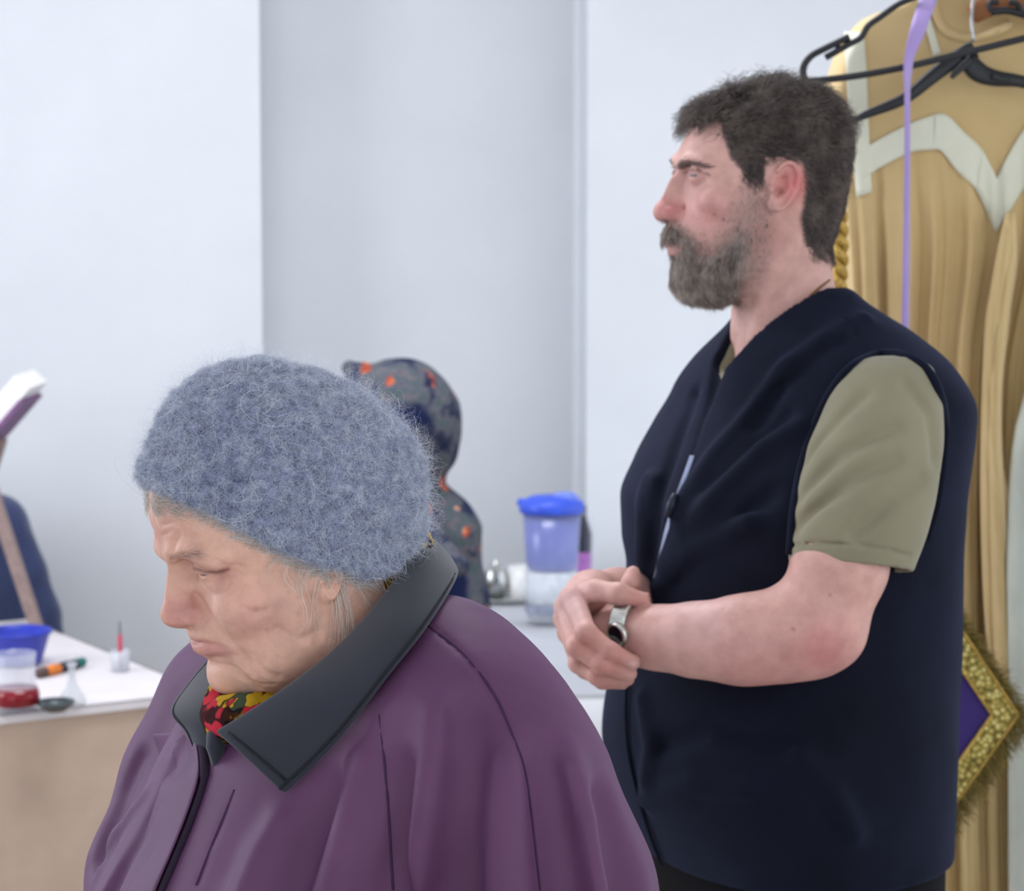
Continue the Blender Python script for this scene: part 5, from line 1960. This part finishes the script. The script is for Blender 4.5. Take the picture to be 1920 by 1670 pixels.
for i in range(4):
    (a0, b0), (a1, b1) = q4[i], q4[(i + 1) % 4]
    V = []
    for y in (-0.006, 0.006):
        V += [dv(a0 * 0.72, b0 * 0.72, y), dv(a0 * 0.965, b0 * 0.965, y), dv(a1 * 0.965, b1 * 0.965, y), dv(a1 * 0.72, b1 * 0.72, y)]
    mesh('brocade_border', V, [(0, 1, 2, 3), (7, 6, 5, 4), (0, 4, 5, 1), (1, 5, 6, 2), (2, 6, 7, 3), (3, 7, 4, 0)], BROC.m, PAL, False)
    A0, A1 = dv(a0 * 0.965, b0 * 0.965, -0.006), dv(a1 * 0.965, b1 * 0.965, -0.006)
    n = 110
    parts = [tube([A0 + (A1 - A0) * (j / n), A0 + (A1 - A0) * ((j + 0.9) / n)], [0.0026, 0.0018], 6) for j in range(n)]
    mesh('gold_cord_edge', *merge(parts), GOLDC, PAL, kind='stuff')
    A0, A1 = dv(a0 * 0.735, b0 * 0.735, -0.007), dv(a1 * 0.735, b1 * 0.735, -0.007)
    mesh('gold_piping', *tube([A0, A1], 0.002, 6), GOLDC, PAL)
# fringe
FRM = hair_mat('gold_fringe', (92, 78, 34), (158, 136, 68), 0.5)
fr = np.random.default_rng(9)
pts = []
for i in range(4):
    (a0, b0), (a1, b1) = q4[i], q4[(i + 1) % 4]
    out = np.array([(a0 + a1), 0, (b0 + b1)], float)
    out = np.array([np.sign(a0 + a1) * hh, 0, np.sign(b0 + b1) * hw], float)
    out /= np.linalg.norm(out)
    for k in range(1500):
        t = fr.uniform(-0.02, 1.02)
        A0 = dv((a0 + (a1 - a0) * t) * 0.97, (b0 + (b1 - b0) * t) * 0.97, fr.normal(0, 0.003))
        d = out + fr.normal(0, 0.22, 3) + np.array([0, 0, -0.25])
        L = fr.uniform(0.010, 0.024)
        s = np.linspace(0, 1, 5)[:, None]
        pts.append(A0 + d * L * s + np.array([0, 0, -0.006]) * s ** 2 + fr.normal(0, 0.0012, (5, 3)) * s)
strands('fringe', np.array(pts), np.linspace(0.00035, 0.0002, 5)[None], FRM, PAL)
# ================================================================== tables and what stands on them
def G_(px, py, z):
    d = ray(px, py)
    return CAM + d * ((z - CAM[2]) / d[2])


ZT = 0.78
a0, a1 = G_(0, 1342, ZT)[:2], G_(280, 1310, ZT)[:2]
b0, b1 = G_(100, 1205, ZT)[:2], G_(300, 1274, ZT)[:2]
M_ = np.stack([a1 - a0, -(b1 - b0)], 1)
t_ = np.linalg.solve(M_, b0 - a0)
CN = a0 + (a1 - a0) * t_[0]
E1 = (a0 - a1) / np.linalg.norm(a0 - a1)
E2 = np.array([-E1[1], E1[0]])
if E2[1] < 0:
    E2 = -E2
LW, DW = 1.3, float(np.linalg.norm(b0 - CN) + 0.26)

tp = lambda u, v, z: np.array([*(CN + E1 * u + E2 * v), z])


def draped_table(name, label, C, lw, dw, zt, cloth_m, top_m, seed, drop=0.62):
    r = root(name, tuple(C(lw / 2, dw / 2, 0)), label, 'table')
    WOOD = plain('table_wood', (150, 110, 76), 0.5)
    q = lambda lo, hi: ([C(*p) for p in box(lo, hi)[0]], box(lo, hi)[1])
    mesh('table_top', *q((0.01, 0.01, zt - 0.03), (lw - 0.01, dw - 0.01, zt - 0.004)), WOOD, r, False)
    for u in (0.06, lw - 0.1):
        for v in (0.06, dw - 0.1):
            mesh('leg', *q((u, v, 0), (u + 0.04, v + 0.04, zt - 0.03)), WOOD, r, False)
    # cloth: top and skirt in one sheet
    per = [(0, 0), (lw, 0), (lw, dw), (0, dw)]
    rim = []
    for i in range(4):
        (x0, y0), (x1, y1) = per[i], per[(i + 1) % 4]
        n = int(70 * max(abs(x1 - x0), abs(y1 - y0)))
        for k in range(n):
            t = k / n
            rim.append((x0 + (x1 - x0) * t, y0 + (y1 - y0) * t, np.array([(y1 - y0), -(x1 - x0)]) / (abs(x1 - x0) + abs(y1 - y0))))
    n = len(rim)
    V, rows = [], 12
    g = np.random.default_rng(seed)
    ph = g.uniform(0, 6.28, 5)
    for j in range(rows + 1):
        t = j / rows
        for i, (u, v, o) in enumerate(rim):
            s = i / n * 6.2832
            f = 0.5 * math.sin(s * 9 + ph[0]) + 0.35 * math.sin(s * 17 + ph[1]) + 0.25 * math.sin(s * 31 + ph[2])
            amp = 0.004 + 0.024 * t ** 1.3 * (0.6 + f * 0.7)
            rr = 0.0035 if j == 0 else 0.0
            V.append(C(u + o[0] * (amp - rr), v + o[1] * (amp - rr), zt - (0.0 if j == 0 else 0.004 + drop * (t - 1 / rows * 0.9))))
    F = [(j * n + i, j * n + (i + 1) % n, (j + 1) * n + (i + 1) % n, (j + 1) * n + i) for j in range(rows) for i in range(n)]
    skirt = mesh('tablecloth', V, F + [tuple(range(n))], cloth_m, r)
    skirt.modifiers.new('solid', 'SOLIDIFY').thickness = 0.0016
    if top_m:
        ov = 0.012
        tc = mesh('table_cover', *q((-ov, -ov, zt + 0.001), (lw + ov, dw + ov, zt + 0.0035)), top_m, r, False)
        lip = mesh('table_cover_edge', *merge([q((-ov, -ov, zt - 0.012), (lw + ov, -ov + 0.003, zt + 0.0035)), q((-ov, -ov, zt - 0.012), (-ov + 0.003, dw + ov, zt + 0.0035))]), top_m, r, False)
    return r


BEIGE = cloth('beige_tablecloth', (196, 172, 154), 0.85, 800, 0.05, 0.2)
WHITE_C = cloth('white_cover', (226, 220, 222), 0.6, 900, 0.02, 0.1)
draped_table('table', 'table under a beige cloth with a white top cover', tp, LW, DW, ZT, BEIGE, WHITE_C, 3)
ZS = ZT + 0.0037
on = lambda px, py: G_(px, py, ZS)
scale = lambda q: q[1] / FPX

GLASS = glass('clear_glass')
# blue bowl
c = on(34, 1246)
k = scale(c)
r_t, hb = 64 * k, 66 * k
bb = lathe([(0.0002, 0.002), (r_t * 0.62, 0.002), (r_t * 0.70, 0.006), (r_t * 0.98, hb), (r_t * 1.02, hb + 0.001), (r_t * 1.02, hb - 0.004), (r_t * 0.95, hb - 0.004), (r_t * 0.66, 0.010), (0.0002, 0.007)], c, 44)
tag(mesh('bowl', *bb, plain('blue_plastic', (42, 58, 176), 0.35, 0.5)), 'blue plastic bowl on the white table cover', 'bowl')
# glass of red drink
c = on(30, 1332)
k = scale(c)
mug = root('drinking_glass', tuple(c), 'glass jug of red drink beside the blue bowl', 'glass')
R0 = 46 * k
H0 = 112 * k
prof = [(0.0002, 0.001), (R0 * 0.95, 0.001), (R0, 0.010), (R0 * 0.98, H0 * 0.30), (R0 * 0.86, H0 * 0.45), (R0 * 0.82, H0 * 0.7), (R0 * 0.88, H0), (R0 * 0.84, H0), (R0 * 0.78, H0 * 0.7), (R0 * 0.82, H0 * 0.45), (R0 * 0.93, H0 * 0.30), (R0 * 0.94, 0.012), (0.0002, 0.010)]
mesh('vessel', *lathe(prof, c, 40), glass('jug_glass', (232, 236, 244), 0.05, 0.2), mug)
mesh('drink', *lathe([(0.0002, 0.0112), (R0 * 0.9, 0.0112), (R0 * 1.004, 0.0125), (R0 * 0.985, H0 * 0.30), (R0 * 0.905, H0 * 0.40), (0.0002, H0 * 0.40)], c, 40), plain('red_drink', (128, 0, 24), 0.15, 0.5), mug)
# cruet
c = on(136, 1322)
k = scale(c)
cr = [(0.0002, 0.001), (24 * k, 0.001), (28 * k, 0.006), (25 * k, 18 * k), (14 * k, 34 * k), (8 * k, 50 * k), (7 * k, 72 * k), (11 * k, 82 * k), (9 * k, 82 * k), (5 * k, 72 * k), (6 * k, 50 * k), (11 * k, 34 * k), (21 * k, 18 * k), (23 * k, 0.008), (0.0002, 0.006)]
cru = root('glass_cruet', tuple(c), 'small clear glass cruet with a slim neck', 'cruet')
mesh('vessel', *lathe(cr, c, 32), glass('cruet_glass', (236, 240, 246), 0.05, 0.32), cru)
mesh('stopper', *lathe([(0.0002, 84 * k), (6 * k, 85 * k), (8 * k, 92 * k), (5 * k, 98 * k), (0.0002, 100 * k)], c, 20), GLASS, cru)
# dark metal dish in front
c = on(104, 1334)
k = scale(c)
tag(mesh('dish', *lathe([(0.0002, 0.002), (20 * k, 0.002), (34 * k, 14 * k), (38 * k, 20 * k), (36 * k, 21 * k), (30 * k, 12 * k), (18 * k, 0.006), (0.0002, 0.006)], c, 32), plain('dark_metal', (92, 100, 104), 0.25, 0.5, 0.8)), 'small dark metal dish at the table edge', 'dish')
# glass dish at the very left
c = on(8, 1346)
# marker lying on the cover
m0, m1 = on(72, 1272), on(156, 1250)
ax_ = (m1 - m0) / np.linalg.norm(m1 - m0)
rr = 0.0095
lift = np.array([0, 0, rr + 0.0002])
mk = root('marker', tuple((m0 + m1) / 2), 'thick marker with orange band and green cap lying on the table', 'marker')
L_m = np.linalg.norm(m1 - m0)
seg_ = lambda a, b, r: tube([m0 + ax_ * L_m * a + lift, m0 + ax_ * L_m * b + lift], r, 16)
mesh('barrel', *seg_(0, 0.75, rr * 0.96), plain('brown_barrel', (92, 70, 66), 0.4), mk)
mesh('orange_band', *seg_(0.16, 0.44, rr), plain('orange_print', (232, 132, 52), 0.4), mk)
mesh('grip', *seg_(0.48, 0.82, rr * 0.99), plain('dark_grip', (40, 46, 64), 0.5), mk)
mesh('cap', *seg_(0.82, 1.0, rr * 0.92), plain('green_cap', (26, 110, 104), 0.4), mk)
# candle glass by the back edge
c = on(226, 1258)
k = scale(c)
cg = root('candle_glass', tuple(c), 'little glass holding a thin red candle near the wall', 'candle')
mesh('vessel', *lathe([(0.0002, 0.001), (17 * k, 0.001), (19 * k, 40 * k), (18 * k, 40 * k), (16 * k, 0.004), (0.0002, 0.004)], c, 24), glass('frosted_glass', (226, 230, 238), 0.3, 0.55), cg)
mesh('candle', *tube([c + (0, 0, 0.0045), c + (0, 0, 70 * k)], [4.5 * k, 3.6 * k], 10), plain('red_wax', (196, 50, 84), 0.5), cg)
mesh('wick', *tube([c + (0, 0, 69 * k), c + (0, 0, 96 * k)], [1.6 * k, 1.0 * k], 6), plain('black_wick', (50, 50, 60), 0.8), cg)

# ------------------------------------------------------------------ chair with a navy jacket, behind the table
JY = 5.3
jc = P(-60, 1100, JY)
ch = root('chair', (jc[0], jc[1] + 0.02, 0), 'wooden chair behind the table with a jacket over it', 'chair')
CW = plain('chair_wood', (120, 84, 58), 0.5)
for dx in (-0.17, 0.06):
    mesh('leg', *box((jc[0] + dx - 0.02, jc[1] - 0.02, 0), (jc[0] + dx + 0.02, jc[1] + 0.02, 0.46)), CW, ch, False)
    mesh('leg', *box((jc[0] + dx - 0.02, jc[1] + 0.34, 0), (jc[0] + dx + 0.02, jc[1] + 0.38, 0.46)), CW, ch, False)
    mesh('back_post', *box((jc[0] + dx - 0.018, jc[1] - 0.018, 0.46), (jc[0] + dx + 0.018, jc[1] + 0.018, 0.93)), CW, ch, False)
mesh('seat', *box((jc[0] - 0.23, jc[1] - 0.03, 0.46), (jc[0] + 0.09, jc[1] + 0.4, 0.49)), CW, ch, False)
mesh('back_rail', *box((jc[0] - 0.22, jc[1] - 0.012, 0.84), (jc[0] + 0.08, jc[1] + 0.012, 0.95)), CW, ch, False)
JF = Frame(jc, 0, 0)
JQ = lambda px, py, y=0.0: JF.loc(P(px, py, JY + y))


def jacket(p):
    d = chain(p, [JQ(-120, 985), JQ(-10, 975)], [52, 56])
    d = smin(d, chain(p, [JQ(-40, 1010), JQ(-30, 1240)], [86, 108]), 50)
    d = smin(d, chain(p, [JQ(10, 985), JQ(44, 1070), JQ(74, 1150), JQ(92, 1240)], [54, 48, 46, 42], 20), 26)
    d = smin(d, chain(p, [JQ(-135, 985), JQ(-160, 1100), JQ(-165, 1240)], [46, 42, 38]), 26)
    d = d + 5 * noise3(p, 70, 61, 2)
    return smax(d, JQ(0, 1290)[2] - p[:, 2], 10)


v_, f_ = polygonize(jacket, (-250, -160, -270), (330, 160, 290), 5)
tag(mesh('jacket', JF.world(v_), f_, cloth('navy_jacket_cloth', (58, 68, 104), 0.8)), 'dark blue jacket slung over the chair behind the table', 'jacket')

# ------------------------------------------------------------------ folding wooden reading stand with an open book
Ys = float(on(72, 1190)[1])
st = root('reading_stand', tuple(P(-20, 1190, Ys)), 'folding wooden reading stand with crossed legs on the beige table', 'stand')
SW = plain('pale_brown_wood', (150, 128, 122), 0.55)


def slat(p, q, w, t, name='leg'):
    p, q = np.array(p, float), np.array(q, float)
    d = (q - p) / np.linalg.norm(q - p)
    s = np.cross(d, (0, 1.0, 0))
    s /= np.linalg.norm(s)
    y = np.array([0, 1.0, 0])
    V = [e + s * w * a + y * t * b for e in (p, q) for a, b in ((-0.5, -0.5), (0.5, -0.5), (0.5, 0.5), (-0.5, 0.5))]
    return mesh(name, V, [(0, 1, 2, 3), (7, 6, 5, 4), (0, 4, 5, 1), (1, 5, 6, 2), (2, 6, 7, 3), (3, 7, 4, 0)], SW, st, False)


def to_floor(p, q):
    p, q = np.array(p, float), np.array(q, float)
    return q + (q - p) * ((0.0 - q[2]) / (q[2] - p[2]))


def to_table(p, q):
    p, q = np.array(p, float), np.array(q, float)
    return q + (q - p) * ((ZS + 0.001 - q[2]) / (q[2] - p[2]))


for dy in (0, 0.11):
    a_, b_ = P(-28, 880, Ys + dy), P(72, 1185, Ys + dy)
    slat(a_, to_table(a_, b_), 0.022, 0.03)
    a_, b_ = P(2, 822, Ys + 0.035 + dy), P(-110, 1185, Ys + 0.035 + dy)
    slat(a_, to_table(a_, b_), 0.022, 0.03)
bk_ = root('book', tuple(P(-10, 790, Ys + 0.1)), 'open book with white pages and a purple cover on the stand', 'book')
pA, pB = P(-120, 905, Ys), P(44, 716, Ys)
ud = (pB - pA) / np.linalg.norm(pB - pA)
nd = np.array([ud[2], 0, -ud[0]])
nd = nd if nd[2] > 0 else -nd
dep = np.array([0, 0.30, 0])
slab = lambda o0, o1, e0, e1, y0, y1: ([pA + ud * a + nd * o + np.array([0, y, 0]) for o in (o0, o1) for a, y in ((e0, y0), (e1, y0), (e1, y1), (e0, y1))], [(0, 3, 2, 1), (4, 5, 6, 7), (0, 1, 5, 4), (1, 2, 6, 5), (2, 3, 7, 6), (3, 0, 4, 7)])
Lb = float(np.linalg.norm(pB - pA))
mesh('cover', *slab(-0.028, -0.018, -0.02, Lb - 0.03, -0.02, 0.19), plain('purple_cover', (124, 88, 128), 0.6), bk_, False)
mesh('pages', *slab(-0.018, 0.020, 0.0, Lb, -0.01, 0.18), plain('white_paper', (248, 246, 244), 0.8, 0.2, 0, 0.02), bk_, False)

# ------------------------------------------------------------------ white table by the wall with the water jug
ZW = 0.78
j0 = G_(1034, 1172, ZW)
q_ = G_(1034, 1120, ZW)
C2 = np.array([j0[0], j0[1]]) + WT[:2] * -0.15 + WN[:2] * -0.72
tp2 = lambda u, v, z: np.array([*(C2 + WT[:2] * u + WN[:2] * v), z])
WHITE_T = cloth('white_tablecloth', (238, 240, 246), 0.7, 900, 0.02, 0.1)
draped_table('table', 'table under a plain white cloth carrying the water jug', tp2, 1.1, float(np.dot(WN[:2], (WN[:2] * (D1 - 0.09)) - C2)), ZW, WHITE_T, None, 8)
ZW2 = ZW + 0.002
on2 = lambda px, py: G_(px, py, ZW2)
# water-filter jug
c = on2(1034, 1168)
k = scale(c)
jug = root('water_filter_jug', tuple(c), 'clear water filter jug with blue lid and blue funnel', 'jug')


def oval(prof, c, sx=1.0, sy=1.0, seg=40):
    V, F = lathe(prof, (0, 0, 0), seg)
    V = np.array(V) * (sx, sy, 1)
    return V + c, F


CLR = glass('clear_plastic', (236, 240, 250), 0.1, 0.14)
BLT = glass('blue_tinted_plastic', (78, 104, 222), 0.2, 0.75)
BLID = plain('blue_lid_plastic', (58, 92, 222), 0.4, 0.5)
mesh('vessel', *oval([(0.0002, 0.002), (44 * k, 0.002), (48 * k, 10 * k), (51 * k, 120 * k), (57 * k, 222 * k), (56 * k, 222 * k), (50 * k, 120 * k), (46 * k, 12 * k), (0.0002, 0.008)], c, 1, 0.85), CLR, jug)
mesh('funnel', *oval([(0.0002, 104 * k), (44 * k, 104 * k), (49 * k, 116 * k), (54.5 * k, 214 * k), (53 * k, 214 * k), (47 * k, 118 * k), (0.0002, 108 * k)], c, 1, 0.85), BLT, jug)
mesh('filter_cartridge', *oval([(0.0002, 109 * k), (20 * k, 109 * k), (24 * k, 170 * k), (14 * k, 200 * k), (0.0002, 204 * k)], c + np.array([-6 * k, 0, 0]), 1, 0.9), plain('pale_blue_cartridge', (170, 196, 240), 0.4), jug)
mesh('water', *oval([(0.0002, 0.0085), (45 * k, 0.011), (49 * k, 100 * k), (0.0002, 100 * k)], c, 1, 0.85), plain('pale_water', (226, 232, 240), 0.3), jug)
lid = mesh('lid', *oval([(60 * k, 212 * k), (62 * k, 216 * k), (61 * k, 232 * k), (40 * k, 243 * k), (0.0002, 246 * k)], c, 1, 0.88), BLID, jug)
mesh('lid_handle', *oval([(26 * k, 226 * k), (27 * k, 240 * k), (16 * k, 250 * k), (0.0002, 251 * k)], c + np.array([26 * k, -4 * k, 0]), 1, 0.9), plain('lid_grip', (120, 142, 230), 0.4), jug)
mesh('spout', *tube([c + (-50 * k, 0, 226 * k), c + (-64 * k, 0, 234 * k)], [12 * k, 6 * k], 12), BLID, jug)
mesh('handle', *tube(smooth_line([c + (54 * k, 10 * k, 214 * k), c + (76 * k, 16 * k, 190 * k), c + (74 * k, 16 * k, 90 * k), c + (50 * k, 10 * k, 60 * k)], 6), 6 * k, 10), CLR, jug)
mesh('jug_label', *oval([(50.4 * k, 22 * k), (50.8 * k, 40 * k)], c, 1.0, 0.87), plain('grey_print', (150, 156, 176), 0.5), jug)
# dark bottle with a pink label behind the jug
c = on2(1092, 1128)
k = scale(c)
bt = root('bottle', tuple(c), 'dark bottle with a magenta label behind the jug', 'bottle')
mesh('glass_body', *lathe([(0.0002, 0.001), (17 * k, 0.001), (18 * k, 6 * k), (18 * k, 130 * k), (8 * k, 160 * k), (7 * k, 184 * k), (0.0002, 185 * k)], c, 28), plain('dark_glass', (44, 46, 60), 0.15, 0.5), bt)
mesh('label_band', *lathe([(18.3 * k, 56 * k), (18.3 * k, 96 * k)], c, 28), plain('magenta_label', (168, 108, 180), 0.5), bt)
# tray with steel bowl and white mug
c = on2(955, 1126)
k = scale(c)
tray = tag(mesh('tray', *oval([(0.0002, 0.001), (62 * k, 0.001), (70 * k, 9 * k), (71 * k, 9 * k), (63 * k, 0.000), (0.0002, 0.000)], c, 1, 0.7), plain('tray_steel', (170, 174, 172), 0.3, 0.5, 0.9)), 'flat steel tray beside the water jug', 'tray')
c1 = c + np.array([-26 * k, -6 * k, 0.0012])
pot = root('sugar_bowl', tuple(c1), 'shiny round steel sugar bowl on the tray', 'bowl')
mesh('bowl_body', *lathe([(0.0002, 0.001), (14 * k, 0.001), (24 * k, 22 * k), (25 * k, 42 * k), (20 * k, 58 * k)], c1, 30), plain('bright_steel', (190, 192, 190), 0.12, 0.5, 1.0), pot)
mesh('lid', *lathe([(20.5 * k, 58 * k), (12 * k, 68 * k), (4 * k, 71 * k), (5 * k, 77 * k), (0.0002, 80 * k)], c1, 30), plain('bright_steel', (200, 202, 200), 0.12, 0.5, 1.0), pot)
c2 = c + np.array([20 * k, -4 * k, 0.0012])
mug2 = root('mug', tuple(c2), 'white porcelain mug on the steel tray', 'mug')
WPOR = plain('white_porcelain', (240, 240, 238), 0.25, 0.5, 0, 0.02)
mesh('cup_body', *lathe([(0.0002, 0.001), (20 * k, 0.001), (22 * k, 6 * k), (23 * k, 66 * k), (21 * k, 66 * k), (20 * k, 8 * k), (0.0002, 6 * k)], c2, 32), WPOR, mug2)
mesh('handle', *tube(smooth_line([c2 + (22 * k, 0, 52 * k), c2 + (38 * k, 0, 48 * k), c2 + (37 * k, 0, 22 * k), c2 + (21 * k, 0, 14 * k)], 6), 3.4 * k, 8), WPOR, mug2)
